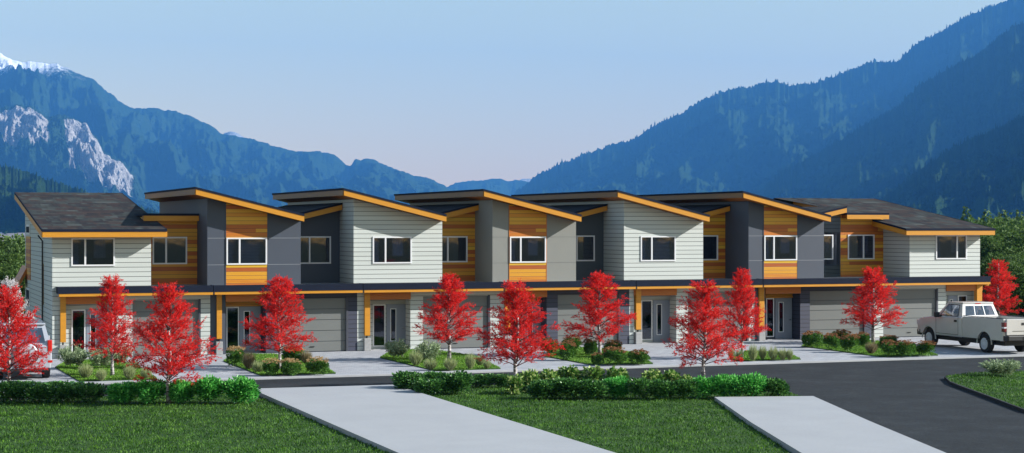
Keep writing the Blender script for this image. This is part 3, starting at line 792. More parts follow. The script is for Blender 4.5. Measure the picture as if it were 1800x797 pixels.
cs = np.concatenate(cs2)
d = rng.normal(size=cs.shape)*0.45; d[:, 2] = 1
me = leaf_mesh('grass', cs, d, rng.uniform(0.03, 0.07, len(cs)), 0.024, M['blade2'])
o = bpy.data.objects.new('grass', me); COL.objects.link(o); tag(o, 'bright green grass on the planting islands between the driveways', 'grass', kind='stuff')

# ------------------------------------------------------------------ red trees
t = NT('birch_bark'); v = t.coord(); o3 = t.xyz(v)
nb = t.noise(t.comb(t.math('MULTIPLY', o3[0], 5.0), t.math('MULTIPLY', o3[1], 5.0), t.math('MULTIPLY', o3[2], 16.0)), 1.2, 4, 0.7)
t.base(t.ramp(nb, [(0.40, (0.03, 0.025, 0.025)), (0.50, (0.40, 0.37, 0.36)), (0.6, (0.68, 0.65, 0.64))])); t.set(Roughness=0.8)
M['bark'] = t.m
M['twig'] = m_plain('red_twig', (0.16, 0.06, 0.055), 0.8, var=0.3, scale=5)
M['red'] = m_leaf('red_leaf', [(0.1, (0.55, 0.006, 0.008)), (0.35, (0.80, 0.014, 0.014)), (0.65, (0.98, 0.034, 0.030)), (0.92, (1.0, 0.15, 0.11))], 0.52, 0.75, 2.2, 0.35)
M['blossom'] = m_leaf('white_blossom', [(0.1, (0.5, 0.42, 0.42)), (0.6, (0.8, 0.78, 0.78)), (0.9, (0.88, 0.85, 0.86))], 0.3)

def gen_tree(H=3.6, R=1.2, seed=1, leafn=15000, ):
    rg = np.random.default_rng(seed)
    tr = MB(); K = 9
    bx, by = rg.normal()*0.04, rg.normal()*0.04
    tp = [(bx*math.sin(i*1.1), by*math.sin(i*0.9), H*0.97*i/K) for i in range(K+1)]
    tp[0] = (0, 0, 0)
    tr.tube(tp, [0.055*(1-0.9*i/K)+0.006+(0.02 if i == 0 else 0) for i in range(K+1)], 8)
    br = MB(); cen = []; dr = []
    nb = 62
    for b in range(nb):
        q = (b+0.5)/nb
        h = 0.72+(H*0.93-0.72)*q**1.08
        rel = (h-0.72)/(H-0.72)
        env = R*float(np.interp(rel, [0, 0.07, 0.22, 0.5, 0.8, 1.0], [0.95, 1.12, 1.10, 0.80, 0.46, 0.18]))
        L = max(0.2, env*rg.uniform(0.70, 1.15))
        az = b*2.39996+rg.uniform(-0.3, 0.3)
        el = math.radians(rg.uniform(10, 28)+rel*34)
        st = Vector((0, 0, h-L*math.sin(el)*0.30)); st.z = max(0.66, st.z)
        n = 6; pts = [st]; dv = Vector((math.cos(az)*math.cos(el+0.25), math.sin(az)*math.cos(el+0.25), math.sin(el+0.22)))
        for i in range(n):
            dv = dv + Vector((rg.normal()*0.10, rg.normal()*0.10, rg.normal()*0.06-0.06)); dv.normalize()
            pts.append(pts[-1]+dv*L/n)
        br.tube(pts, [0.016*(1-i/(n+0.5))+0.003 for i in range(n+1)], 4)
        # feathery side twigs
        for k in range(int(9+L*16)):
            f = rg.uniform(0.22, 1.0); i = min(int(f*n), n-1); p = pts[i].lerp(pts[i+1], f*n-i)
            ax = (pts[i+1]-pts[i]).normalized()
            sdv = Vector(rg.normal(size=3)); sdv = (sdv-ax*sdv.dot(ax)).normalized()
            td = (ax*0.75+sdv*0.75+Vector((0, 0, 0.10))).normalized()
            tl = rg.uniform(0.12, 0.36)*(1.15-0.5*f)
            e = p+td*tl
            if k % 3 == 0: br.tube([p, e], [0.005, 0.002], 3)
            m_ = max(6, int(tl*98))
            for j in range(m_):
                c = p.lerp(e, rg.uniform(0.1, 1.05)); cen.append((c.x+rg.normal()*0.016, c.y+rg.normal()*0.016, c.z+rg.normal()*0.014))
                dd = td*1.0+Vector(rg.normal(size=3))*0.55; dr.append(tuple(dd))
    cen = np.array(cen); dr = np.array(dr)
    return tr, br, cen, dr

def make_tree_proto(seed, R=1.2, H=3.6, leafmat='red'):
    tr, br, cen, dr = gen_tree(H, R, seed)
    t_ = tr.build('trunk', M['bark'], None, smooth=True); t_.data.name = 'trunk_mesh'
    b_ = br.build('branches', M['twig'] , None, smooth=True)
    lm = leaf_mesh('crown', cen, dr, rng.uniform(0.038, 0.075, len(cen)), rng.uniform(0.014, 0.025, len(cen)), M[leafmat])
    out = (t_.data, b_.data, lm)
    bpy.data.objects.remove(t_); bpy.data.objects.remove(b_)
    return out
protos = [make_tree_proto(s, R) for s, R in ((11, 1.22), (23, 1.15), (37, 1.25), (41, 1.18))]
wproto = make_tree_proto(53, 1.0, 3.2, 'blossom')
def place_tree(px, by, topy, halfw, k, label, rot=0.0, XY=None, proto=None, group='red leaved young trees'):
    x, y = XY if XY else GP(px, by)
    dep = DEP(px, y)
    H = EYE+(HY-topy)/FPX*dep
    r = halfw/FPX*dep
    o = thing('maple_tree' if proto is None else 'blossom_tree', label, 'tree', (x, y, 0.0), group)
    a, b, c = proto or protos[k]
    sx = r/1.03; sz = H/3.6 if proto is None else H/3.2
    o.scale = (sx, sx, sz); o.rotation_euler.z = rot
    child('trunk', a, o); child('branch', b, o); child('crown', c, o)
    return o
TR = [
 (16, 703, 506, 62, 0, 'red leaved tree at the left edge in front of the silver estate car'),
 (197.5, 662, 487, 50, 1, 'red leaved tree before the front door of the left end house, on its planting island'),
 (297, 712, 503, 66, 2, 'red leaved tree rising from the bright green roadside hedge on the left'),
 (490.5, 650, 485, 55, 3, 'red leaved tree among cream flowered shrubs before the left charcoal house'),
 (789, 634, 483, 57, 1, 'red leaved tree before the garage of the pale house left of the middle'),
 (908, 677, 498, 66, 0, 'red leaved tree standing by the pale leaved plants of the middle roadside hedge'),
 (1053, 626, 478, 54, 3, 'red leaved tree among rust flowered shrubs before the garage of the grey house'),
 (1238, 674, 498, 58, 2, 'red leaved tree in the roadside hedge, overlapping the tree behind it'),
 (1304, 631, 475, 44, 1, 'red leaved tree partly behind another one, left of the right charcoal house door'),
 (1535, 604, 472, 51, 0, 'red leaved tree between the last two garage doors on the right'),
]
for i, (px, by, ty, hw, k, lb) in enumerate(TR):
    place_tree(px, by, ty, hw, k, lb, rot=i*1.37)
place_tree(1755, 0, 460, 34, 2, 'red leaved tree beyond the right end house, above the pickup bed', 0.6, XY=(XW(1755, 82), 82.0))
place_tree(24, 0, 492, 46, 0, 'white blossoming tree behind the silver estate car at the left edge', 0.6, XY=(XW(18, 74), 74.0), proto=wproto, group=None)

# ------------------------------------------------------------------ shrubs (unit meshes, scaled)
M['sage'] = m_leaf('sage_leaf', [(0.15, (0.12, 0.19, 0.08)), (0.5, (0.33, 0.43, 0.23)), (0.85, (0.56, 0.66, 0.42))], 0.25, 0.7, 3)
M['tuft'] = m_leaf('tuft_blade', [(0.15, (0.16, 0.22, 0.07)), (0.5, (0.36, 0.43, 0.18)), (0.85, (0.60, 0.64, 0.36))], 0.25, 0.7, 3)
M['straw'] = m_leaf('straw_blade', [(0.15, (0.14, 0.11, 0.05)), (0.5, (0.30, 0.25, 0.13)), (0.85, (0.46, 0.38, 0.24))], 0.3, 0.7, 3)
M['green'] = m_leaf('shrub_leaf', [(0.15, (0.030, 0.09, 0.015)), (0.5, (0.085, 0.22, 0.03)), (0.85, (0.20, 0.40, 0.08))], 0.3, 0.5, 3)
M['hdark'] = m_leaf('dark_hedge_leaf', [(0.15, (0.010, 0.050, 0.010)), (0.5, (0.045, 0.16, 0.030)), (0.85, (0.19, 0.42, 0.10))], 0.25, 0.35, 3, 0.25)
M['hbright'] = m_leaf('bright_hedge_leaf', [(0.15, (0.020, 0.15, 0.020)), (0.5, (0.075, 0.42, 0.060)), (0.85, (0.30, 0.80, 0.18))], 0.35, 0.4, 3, 0.25)
M['hosta'] = m_leaf('variegated_leaf', [(0.1, (0.03, 0.11, 0.02)), (0.45, (0.10, 0.26, 0.04)), (0.65, (0.30, 0.45, 0.10)), (0.9, (0.70, 0.74, 0.34))], 0.3, 0.4, 3, 0.2)
M['cream'] = m_leaf('cream_flower', [(0.1, (0.34, 0.17, 0.06)), (0.5, (0.62, 0.42, 0.18)), (0.9, (0.80, 0.66, 0.40))], 0.3, 0.7, 4)
M['rust'] = m_leaf('rust_flower', [(0.1, (0.12, 0.045, 0.02)), (0.5, (0.34, 0.15, 0.055)), (0.9, (0.66, 0.38, 0.17))], 0.2, 0.7, 4)
M['whitefl'] = m_leaf('white_flower', [(0.1, (0.5, 0.6, 0.6)), (0.9, (0.85, 0.9, 0.9))], 0.2, 0.7, 4)

def dome(n, lumps=9, top=1.0, seed=0, shell=0.35):
    """points in a lumpy mound of half-width .5 and height 1"""
    rg = np.random.default_rng(seed)
    c = []
    cs_ = [(0.0, 0.0, 0.42, 0.42)]
    for i in range(lumps):
        a = i*2.4+rg.uniform(0, .6); r = rg.uniform(0.12, 0.30); cs_.append((r*math.cos(a), r*math.sin(a), rg.uniform(0.25, 0.68), rg.uniform(0.16, 0.26)))
    k = rg.integers(0, len(cs_), n)
    A = np.array(cs_)[k]
    d_ = rg.normal(size=(n, 3)); d_ /= np.linalg.norm(d_, axis=1, keepdims=True)
    rr_ = A[:, 3]*(1-shell*rg.random(n)**1.5)
    p = A[:, :3]+d_*rr_[:, None]*np.array([1, 1, 1.15])
    lo_ = p[:, 2] < 0.02
    p[lo_, 2] = rg.uniform(0.02, 0.3, lo_.sum())
    return p, d_
def blades(n, spread, seed, h=(0.6, 1.0), base=0.12):
    rg = np.random.default_rng(seed)
    a = rg.uniform(0, 2*PI, n); r = base*np.sqrt(rg.random(n))
    st = np.stack([r*np.cos(a), r*np.sin(a), np.zeros(n)], 1)
    tl = spread*np.sqrt(rg.random(n)); a2 = a+rg.normal(size=n)*0.4
    L = rg.uniform(h[0], h[1], n)
    tip = np.stack([st[:, 0]+tl*np.cos(a2), st[:, 1]+tl*np.sin(a2), L*(1-0.55*(tl/spread)**2*(0.6 if spread > .3 else .3))], 1)
    return st, tip
def shrub_meshes(kind, seed):
    if kind == 'sage':
        # many upright leafy stems
        st, tip = blades(90, 0.46, seed, (0.7, 1.0), 0.16)
        cen = []; dr = []
        rg = np.random.default_rng(seed+5)
        for a, b in zip(st, tip):
            for j in range(26):
                f = rg.uniform(0.18, 1.0); f2 = f
                p = a+(b-a)*f; p[2] = b[2]*f**0.8
                cen.append(p+rg.normal(size=3)*0.012); dd = (b-a)+rg.normal(size=3)*0.5; dr.append(dd)
        return [('foliage', leaf_mesh('sage_foliage', np.array(cen), np.array(dr), 0.14, 0.035, M['sage']))]
    if kind in ('tuft', 'straw'):
        st, tip = blades(620, 0.50, seed, (0.55, 1.08), 0.14)
        return [('foliage', leaf_mesh(kind+'_foliage', st, tip-st, np.linalg.norm(tip-st, axis=1), 0.026, M[kind]))]
    if kind in ('cream', 'rust'):
        p, d_ = dome(2600, 10, 1, seed)
        p[:, :2] *= 1.08; p[:, 2] = 0.88*np.clip(p[:, 2], 0, None)**0.75
        lv = leaf_mesh('flower_shrub_foliage', p, d_+np.array([0, 0, .4]), 0.12, 0.05, M['green'])
        rg = np.random.default_rng(seed+9); cen = []; dr = []
        for i in range(46):
            a = rg.uniform(0, 2*PI); r = 0.50*math.sqrt(rg.random()); z = 0.98-0.55*r*r*1.3+rg.normal()*0.05
            for j in range(26):
                cen.append((r*math.cos(a)+rg.normal()*0.028, r*math.sin(a)+rg.normal()*0.028, z-abs(rg.normal())*0.03)); dr.append((rg.normal(), rg.normal(), 0.5))
        fl = leaf_mesh('flower_heads', np.array(cen), np.array(dr), 0.05, 0.035, M[kind])
        return [('foliage', lv), ('flowers', fl)]
    if kind == 'hosta':
        p, d_ = dome(750, 8, 1, seed, 0.6)
        return [('foliage', leaf_mesh('pale_leaf_foliage', p, d_+np.array([0, 0, .7]), rng.uniform(0.14, 0.24, len(p)), 0.12, M['hosta'], bend=0.25))]
    mat = M['hdark'] if kind.startswith('dark') else M['hbright']
    p, d_ = dome(3600 if kind != 'bright' else 4200, 18, 1, seed, 0.5); p[:, 2] = p[:, 2]**0.8; p[:, :2] *= 1.12
    out = [('foliage', leaf_mesh('hedge_foliage', p, d_+np.array([0, 0, .5]), rng.uniform(0.08, 0.15, len(p)), 0.055, mat))]
    if kind == 'darkflower':
        p, d_ = dome(140, 12, 1, seed, 0.1)
        out.append(('flowers', leaf_mesh('white_flowers', p*1.02, rng.normal(size=p.shape), 0.055, 0.05, M['whitefl'])))
    return out
SH = {}
for kd in ('sage', 'tuft', 'straw', 'cream', 'rust', 'hosta', 'dark', 'darkflower', 'bright'):
    SH[kd] = [shrub_meshes(kd, 100+i*17+len(kd)) for i in range(2)]
NAMES = dict(sage='sage_shrub', tuft='grass_tuft', straw='feather_grass', cream='flowering_shrub', rust='flowering_shrub', hosta='leafy_plant', dark='hedge_shrub', darkflower='hedge_shrub', bright='hedge_shrub')
GR = dict(sage='pale sage shrubs', tuft='green grass tufts', straw='straw coloured grasses', cream='cream flowered shrubs', rust='rust flowered shrubs', hosta='pale leaved plants in the hedge', dark='dark hedge shrubs', darkflower='white flowered hedge shrubs', bright='bright green hedge shrubs')
CATS = dict(sage='shrub', tuft='grass tuft', straw='ornamental grass', cream='flowering shrub', rust='flowering shrub', hosta='leafy plant', dark='hedge shrub', darkflower='hedge shrub', bright='hedge shrub')
cnt = 0
def shrub(kind, px, by, w, h, label):
    global cnt
    cnt += 1
    x, y = GP(px, by); dep = DEP(px, y); wm = w/FPX*dep; hm = h*(1.15 if kind in ('rust', 'cream') else 1.18 if kind in ('bright', 'dark', 'darkflower', 'hosta') else 1.1)/FPX*dep
    y += wm*0.35; x += wm*0.1
    o = thing(NAMES[kind], label, CATS[kind], (x, y, LZ-0.01), GR[kind])
    o.scale = (wm, wm*0.95, hm); o.rotation_euler.z = cnt*1.9
    for nm, me_ in SH[kind][cnt % 2]:
        c_ = child(nm, me_, o)
        if nm == 'flowers': c_['kind'] = 'stuff'
    return o
# island of the left end house
for a in [
 ('sage', 126, 650, 52, 38, 'sage shrub at the left end house post, left one of three'),
 ('sage', 176, 651, 46, 38, 'sage shrub left of the tree trunk before the left end front door'),
 ('sage', 207, 646, 40, 36, 'sage shrub touching the trunk from the right, before the left end house'),
 ('tuft', 149, 667, 28, 26, 'leftmost grass tuft on the left end island'),
 ('tuft', 177, 671, 20, 22, 'small grass tuft nearest the road, left of the left end tree'),
 ('tuft', 226, 669, 24, 26, 'grass tuft just right of the left end island tree trunk'),
 ('tuft', 256, 668, 22, 22, 'rightmost grass tuft on the left end island'),
 ('tuft', 233, 652, 24, 18, 'grass tuft at the back right of the left end island'),
 ('cream', 414, 645, 34, 30, 'cream flowered shrub near the left charcoal house sidelight'),
 ('straw', 437, 651, 26, 34, 'straw coloured grass right of the shrub near the left charcoal house door'),
 ('tuft', 454, 657, 26, 22, 'grass tuft left of the front row of cream flowered shrubs'),
 ('cream', 476, 662, 32, 26, 'cream flowered shrub at the road, left of the island tree'),
 ('cream', 510, 662, 36, 26, 'cream flowered shrub at the road, between two others right of the trunk'),
 ('cream', 515, 640, 44, 26, 'cream flowered shrub at the back, before the left charcoal garage'),
 ('straw', 538, 641, 22, 24, 'straw coloured grass at the back, right of the cream flowered shrub'),
 ('cream', 557, 661, 40, 27, 'rightmost cream flowered shrub on the island before the charcoal garage'),
 ('sage', 699, 633, 42, 32, 'sage shrub before the front door of the pale house left of the middle'),
 ('tuft', 731, 645, 26, 28, 'grass tuft in front of the gap between two sage shrubs'),
 ('sage', 752, 641, 46, 38, 'sage shrub left of the tree before the pale house garage'),
 ('tuft', 757, 652, 26, 20, 'grass tuft before the right sage shrub, at the road'),
 ('tuft', 792, 653, 26, 23, 'grass tuft right below the tree before the pale garage'),
 ('tuft', 827, 651, 20, 30, 'tall narrow grass tuft between the two trees by the pale garage'),
 ('tuft', 844, 645, 16, 20, 'small grass tuft behind another, left of the roadside tree'),
 ('tuft', 857, 650, 16, 17, 'smallest grass tuft at the right tip of the pale house island'),
 ('rust', 966, 630, 34, 30, 'rust flowered shrub at the left end of the grey house island'),
 ('rust', 999, 635, 30, 30, 'rust flowered shrub nearest the road left of the grey house tree'),
 ('rust', 1008, 622, 38, 26, 'rust flowered shrub at the back before the grey house garage door'),
 ('rust', 1038, 626, 24, 26, 'rust flowered shrub touching the left side of the grey house tree'),
 ('rust', 1078, 631, 36, 28, 'rust flowered shrub behind the front row, right of the trunk'),
 ('rust', 1051, 644, 22, 20, 'low rust flowered shrub at the road right under the tree'),
 ('rust', 1083, 644, 44, 28, 'large rust flowered shrub at the road before the navy garage siding'),
 ('rust', 1126, 643, 36, 24, 'rust flowered shrub at the right tip of the grey house island'),
 ('tuft', 1287, 634, 14, 22, 'grass tuft touching the crown of the roadside tree, left of its island'),
 ('tuft', 1301, 636, 16, 22, 'grass tuft at the foot of the tree left of the charcoal door'),
 ('tuft', 1325, 636, 18, 30, 'tallest grass tuft before the right charcoal house post'),
 ('tuft', 1342, 634, 16, 26, 'grass tuft second in the row before the charcoal house door'),
 ('tuft', 1361, 635, 20, 25, 'grass tuft third in the row before the charcoal house door'),
 ('tuft', 1377, 635, 17, 22, 'grass tuft fourth in the row before the charcoal house door'),
 ('tuft', 1389, 635, 14, 21, 'last grass tuft on the right of the row before the charcoal door'),
 ('rust', 1431, 612, 38, 25, 'rust flowered shrub alone at the left end of the right island'),
 ('rust', 1465, 617, 30, 26, 'rust flowered shrub second from the left on the right island'),
 ('rust', 1483, 606, 34, 22, 'rust flowered shrub at the back left of the right island'),
 ('rust', 1498, 621, 34, 28, 'large rust flowered shrub left of the tree between the last garages'),
 ('rust', 1519, 610, 26, 22, 'rust flowered shrub at the back, just left of the right island trunk'),
 ('straw', 1534, 624, 24, 22, 'straw coloured grass at the foot of the tree on the right island'),
 ('rust', 1566, 611, 32, 18, 'low rust flowered shrub at the back right of the tree'),
 ('rust', 1566, 629, 30, 26, 'rust flowered shrub at the road just right of the straw grass'),
 ('rust', 1595, 629, 36, 26, 'rust flowered shrub at the road between two others by the truck'),
 ('rust', 1631, 628, 34, 24, 'rust flowered shrub nearest the front wheel of the pickup truck'),
 ('sage', 1769, 665, 66, 30, 'lone sage shrub on the curved lawn at the right'),
]: shrub(*a)
# roadside hedges
for a in [
 ('darkflower', 8, 713, 62, 34, 'dark white flecked hedge shrub at the left edge under the red tree'),
 ('darkflower', 56, 713, 58, 31, 'dark white flecked hedge shrub second from the left edge'),
 ('darkflower', 104, 713, 56, 30, 'dark white flecked hedge shrub before the left end island corner'),
 ('darkflower', 152, 712, 56, 31, 'dark white flecked hedge shrub left of the first bright green one'),
 ('dark', 30, 696, 80, 20, 'low dark hedge shrub behind the white flecked ones at the left edge'),
 ('dark', 110, 695, 80, 19, 'low dark hedge shrub behind the white flecked ones left of centre'),
 ('bright', 210, 714, 56, 34, 'leftmost bright green hedge shrub'),
 ('bright', 262, 714, 60, 36, 'bright green hedge shrub just left of the hedge tree trunk'),
 ('bright', 318, 714, 48, 38, 'bright green hedge shrub just right of the hedge tree trunk'),
 ('bright', 364, 714, 58, 41, 'bright green hedge shrub second from the pad on the left'),
 ('bright', 420, 714, 60, 42, 'bright green hedge shrub at the corner of the large concrete pad'),
 ('dark', 722, 692, 62, 32, 'dark hedge shrub at the right corner of the large concrete pad'),
 ('darkflower', 757, 699, 56, 26, 'dark white flecked hedge shrub in front, by the large concrete pad'),
 ('dark', 800, 697, 60, 36, 'dark hedge shrub right of the white flecked one by the pad'),
 ('dark', 765, 688, 60, 28, 'dark hedge shrub behind the white flecked one by the pad'),
 ('darkflower', 849, 685, 46, 22, 'low dark hedge shrub in the gap left of the middle roadside tree'),
 ('darkflower', 884, 685, 40, 22, 'low dark hedge shrub touching the middle roadside tree'),
 ('hosta', 906, 697, 36, 32, 'pale leaved plant in front of the middle roadside tree trunk'),
 ('hosta', 934, 694, 36, 38, 'pale leaved plant right of the middle roadside tree trunk'),
 ('dark', 956, 706, 56, 32, 'dark hedge shrub at the left end of the long middle hedge'),
 ('dark', 1000, 706, 58, 34, 'dark hedge shrub second in the long middle hedge'),
 ('dark', 1044, 706, 54, 32, 'dark hedge shrub third in the long middle hedge'),
 ('hosta', 966, 690, 44, 34, 'pale leaved plant behind the left end of the long middle hedge'),
 ('hosta', 1002, 684, 46, 34, 'tall pale leaved plant left of centre behind the middle hedge'),
 ('hosta', 1046, 684, 46, 34, 'tall pale leaved plant at the centre behind the middle hedge'),
 ('hosta', 1086, 684, 42, 32, 'tall pale leaved plant behind the bright shrub of the middle hedge'),
 ('bright', 1086, 704, 50, 34, 'bright green hedge shrub between dark ones in the middle hedge'),
 ('darkflower', 1128, 706, 46, 34, 'white flecked dark hedge shrub right of the bright one in the middle hedge'),
 ('hosta', 1150, 692, 42, 36, 'pale leaved plant right of centre behind the middle hedge'),
 ('hosta', 1182, 691, 40, 34, 'pale leaved plant second from the right behind the middle hedge'),
 ('hosta', 1208, 692, 30, 28, 'small pale leaved plant at the left side of the hedge tree'),
 ('dark', 1168, 706, 50, 32, 'dark hedge shrub right of the white flecked one in the middle hedge'),
 ('dark', 1206, 706, 48, 32, 'dark hedge shrub just left of the bright green stretch on the right'),
 ('bright', 1246, 705, 52, 34, 'bright green hedge shrub in front of the right hedge tree trunk'),
 ('bright', 1286, 705, 54, 38, 'bright green hedge shrub right of the right hedge tree'),
 ('bright', 1325, 705, 52, 38, 'last bright green hedge shrub, left of the dark end shrub'),
 ('dark', 1368, 704, 52, 31, 'dark shrub ending the hedge at the side road'),
]: shrub(*a)

# ------------------------------------------------------------------ vehicles
def m_paint(name, col, rough=0.28):
    t = NT(name); v = t.coord(); n = t.noise(v, 60, 2, 0.5); n2 = t.noise(v, 1.2, 3, 0.5)
    g = t.math('ADD', t.math('MULTIPLY', n, 0.4), t.math('MULTIPLY', n2, 0.6))
    t.base(t.ramp(g, [(0.3, tuple(c*0.9 for c in col)), (0.7, tuple(c*1.08 for c in col))]))
    t.set(Roughness=rough, Metallic=0.15); t.b.inputs['Coat Weight'].default_value = 0.6; t.b.inputs['Coat Roughness'].default_value = 0.06
    return t.m
M['silver'] = m_paint('silver_paint', (0.68, 0.66, 0.63))
M['silverblue'] = m_paint('cool_silver_paint', (0.50, 0.53, 0.60))
M['rubber'] = m_plain('tyre_rubber', (0.014, 0.014, 0.015), 0.8)
M['rim'] = m_plain('alloy_rim', (0.80, 0.84, 0.92), 0.35, 0.15)
M['plastic'] = m_plain('black_plastic', (0.018, 0.018, 0.02), 0.5)
M['redlamp'] = m_plain('red_lamp', (0.62, 0.02, 0.015), 0.2, coat=0.8)
M['darkred'] = m_plain('dark_red_lamp', (0.16, 0.012, 0.015), 0.2, coat=0.8)
M['amber'] = m_plain('clear_lamp', (0.75, 0.76, 0.8), 0.2, coat=0.8)
M['carglass'] = m_glass('car_glass', (0.66, 0.70, 0.74), 0.30)
M['platemat'] = m_plain('number_plate', (0.02, 0.02, 0.025), 0.4)
M['seat'] = m_plain('seat_fabric', (0.14, 0.13, 0.12), 0.9)

def wheel(par, x, y, r, w, side):
    # side -1: outer face to -x
    s = side
    n = MB(); n.disc_x(x, y, r, [(-w/2*1.0, r*0.66), (-w/2, r*0.93), (-w/2*0.8, r), (w/2*0.8, r), (w/2, r*0.93), (w/2, r*0.66)], 36)
    wh = n.build('wheel', M['rubber'], par, fix=True, smooth=False)
    ex = x+s*(w/2)
    q = MB(); q.disc_x(ex-s*0.02, y, r, [(s*-0.02, r*0.64), (s*0.028, r*0.64), (s*0.028, r*0.56), (s*0.0, r*0.52)], 32)
    k = 7
    for i in range(k):
        a = 2*PI*i/k; ca, sa = math.cos(a), math.sin(a); wv = 0.085*r/0.38
        pts = []
        for rr_, ww in ((0.10, wv), (0.58*r, wv*1.15)):
            for sg in (-1, 1): pts.append((rr_*ca-sg*ww*sa, rr_*sa+sg*ww*ca))
        p0, p1, p3, p2 = pts
        prof = [(y+p[0], r+p[1]) for p in (p0, p1, p2, p3)]
        q.prismx(prof, ex-0.02*1, ex+s*0.018)
    q.disc_x(ex, y, r, [(s*-0.02, 0.12), (s*0.03, 0.10), (s*0.035, 0.05)], 20)
    q.build('rim', M['rim'], wh, fix=True)
    return wh

def arch_profile(pts_top, wheels, zb, r):
    """bottom edge with wheel arches, from rear (small y) to front; pts_top given from front to rear"""
    bot = []
    for (cy, rz) in wheels:
        R_ = r
        a0 = math.asin(max(-1, min(1, (zb-rz)/R_)))
        for i in range(13):
            a = PI-a0 - (PI-2*a0)*i/12
            bot.append((cy+R_*math.cos(a), rz+R_*math.sin(a)))
    return bot

# ---- pickup: local y from tailgate (0) to nose
tx, ty = XW(1765, 64.75)+1.04, 64.75
T = thing('pickup_truck', 'silver grey single cab pickup truck parked nose in before the right end garage', 'pickup truck', (tx, ty, 0))
W2 = 1.04; ZBm = 0.56; wr_ = 0.40
WY = (1.45, 5.75)
def TP(l): return [(ty+a, b) for a, b in l]
bot = arch_profile(None, [(WY[0], wr_+0.02), (WY[1], wr_+0.02)], ZBm, 0.52)
side = [(0.0, ZBm+0.02)] + bot + [(6.62, ZBm+0.02), (6.72, 0.72), (6.74, 1.05), (6.60, 1.28), (6.2, 1.36), (5.35, 1.43), (5.2, 1.45), (3.22, 1.50), (3.16, 1.50), (3.16, 0.60), (3.14, 0.60), (3.14, 1.53), (0.0, 1.55)]
side_l = TP(side)
# bed and cab lower shells as two side-profile solids hollowed by construction
cabp = TP([(3.17, ZBm)] + [p for p in bot if p[0] > 4] + [(6.60, ZBm+0.02), (6.72, 0.75), (6.73, 1.02), (6.58, 1.25), (6.2, 1.34), (5.35, 1.43), (3.17, 1.49)])
body = MB().prismx(cabp, tx-W2, tx+W2).build('body', M['silver'], T, bevel=0.10, smooth=False, segs=4)
bedp = TP([(0.06, ZBm+0.02)] + [p for p in bot if p[0] < 4] + [(3.11, ZBm), (3.11, 1.52), (0.06, 1.54)])
bd = MB(); bd.prismx(bedp, tx-W2, tx-W2+0.12); b1 = bd.build('bed_side', M['silver'], T, bevel=0.035)
bd = MB(); bd.prismx(bedp, tx+W2-0.12, tx+W2); bd.build('bed_side', M['silver'], T, bevel=0.035)
MB().box(tx-W2+0.121, tx+W2-0.121, ty+0.07, ty+3.1, 0.78, 0.86).build('bed_floor', M['plastic'], T)
MB().box(tx-W2+0.121, tx+W2-0.121, ty+3.02, ty+3.11, 0.86, 1.50).build('bed_front', M['silver'], T)
for sx in (-1, 1):
    a, b = sorted((tx+sx*(W2-0.11), tx+sx*(W2-0.01))); MB().box(a, b, ty+0.1, ty+3.08, 1.541, 1.565).build('bed_rail_cap', M['plastic'], T, bevel=0.008)
tg = MB().box(tx-W2+0.13, tx+W2-0.13, ty-0.01, ty+0.07, 0.84, 1.53).build('tailgate', M['silver'], T, bevel=0.02)
MB().box(tx-0.62, tx+0.62, ty-0.018, ty-0.011, 1.0, 1.02).build('tailgate_crease', M['plastic'], tg)
MB().box(tx-0.14, tx+0.14, ty-0.03, ty-0.011, 1.27, 1.38).build('handle', M['plastic'], tg, bevel=0.008)
for sx in (-1, 1):
    a, b = sorted((tx+sx*(W2+0.008), tx+sx*(W2-0.125)))
    MB().box(a, b, ty-0.012, ty+0.20, 0.98, 1.40).build('taillight', M['darkred'], T, bevel=0.03)
    MB().box(a-0.001, b+0.001, ty-0.015, ty+0.17, 1.14, 1.20).build('reversing_lamp', M['amber'], T)
MB().prismz([(tx-W2-0.02, ty-0.02), (tx-W2+0.10, ty-0.20), (tx+W2-0.10, ty-0.20), (tx+W2+0.02, ty-0.02), (tx+W2+0.02, ty+0.05), (tx-W2-0.02, ty+0.05)], 0.60, 0.82).build('rear_bumper', M['plastic'], T, bevel=0.03)
pl = MB().box(tx-0.2, tx+0.2, ty-0.215, ty-0.202, 0.64, 0.79).build('number_plate', M['platemat'], T)
MB().box(tx-0.16, tx+0.16, ty-0.40, ty-0.2, 0.42, 0.52).build('tow_hitch', M['plastic'], T)
MB().box(tx-W2+0.25, tx+W2-0.25, ty+0.3, ty+6.3, 0.36, 0.62).build('chassis', M['plastic'], T)
# wheel wells
for cy in WY:
    MB().box(tx-W2+0.14, tx+W2-0.14, ty+cy-0.5, ty+cy+0.5, 0.5, 0.92).build('wheel_well', M['plastic'], T)
    for sd in (-1, 1):
        wheel(T, tx+sd*(W2-0.14), ty+cy, wr_, 0.27, sd)
# fender flares
for cy in WY:
    for sd in (-1, 1):
        m = MB(); n = 15
        xo = tx+sd*(W2+0.012); xi = tx+sd*(W2-0.03)
        pr = []
        for i in range(n+1):
            a = PI*(-0.02+1.04*i/n)
            pr.append((ty+cy+0.555*math.cos(a), wr_+0.02+0.555*math.sin(a)))
        for i in range(n, -1, -1):
            a = PI*(-0.02+1.04*i/n)
            pr.append((ty+cy+0.515*math.cos(a), wr_+0.02+0.515*math.sin(a)))
        for i in range(n):
            a_, b_ = pr[i], pr[i+1]; c_, d_ = pr[2*n+1-i-1], pr[2*n+1-i]
            m.quad((xo, *a_), (xo, *b_), (xo, *c_), (xo, *d_)); m.quad((xi, *a_), (xi, *b_), (xo, *b_), (xo, *a_)); m.quad((xi, *d_), (xi, *c_), (xo, *c_), (xo, *d_))
        m.build('wheel_arch', M['silver'], T)
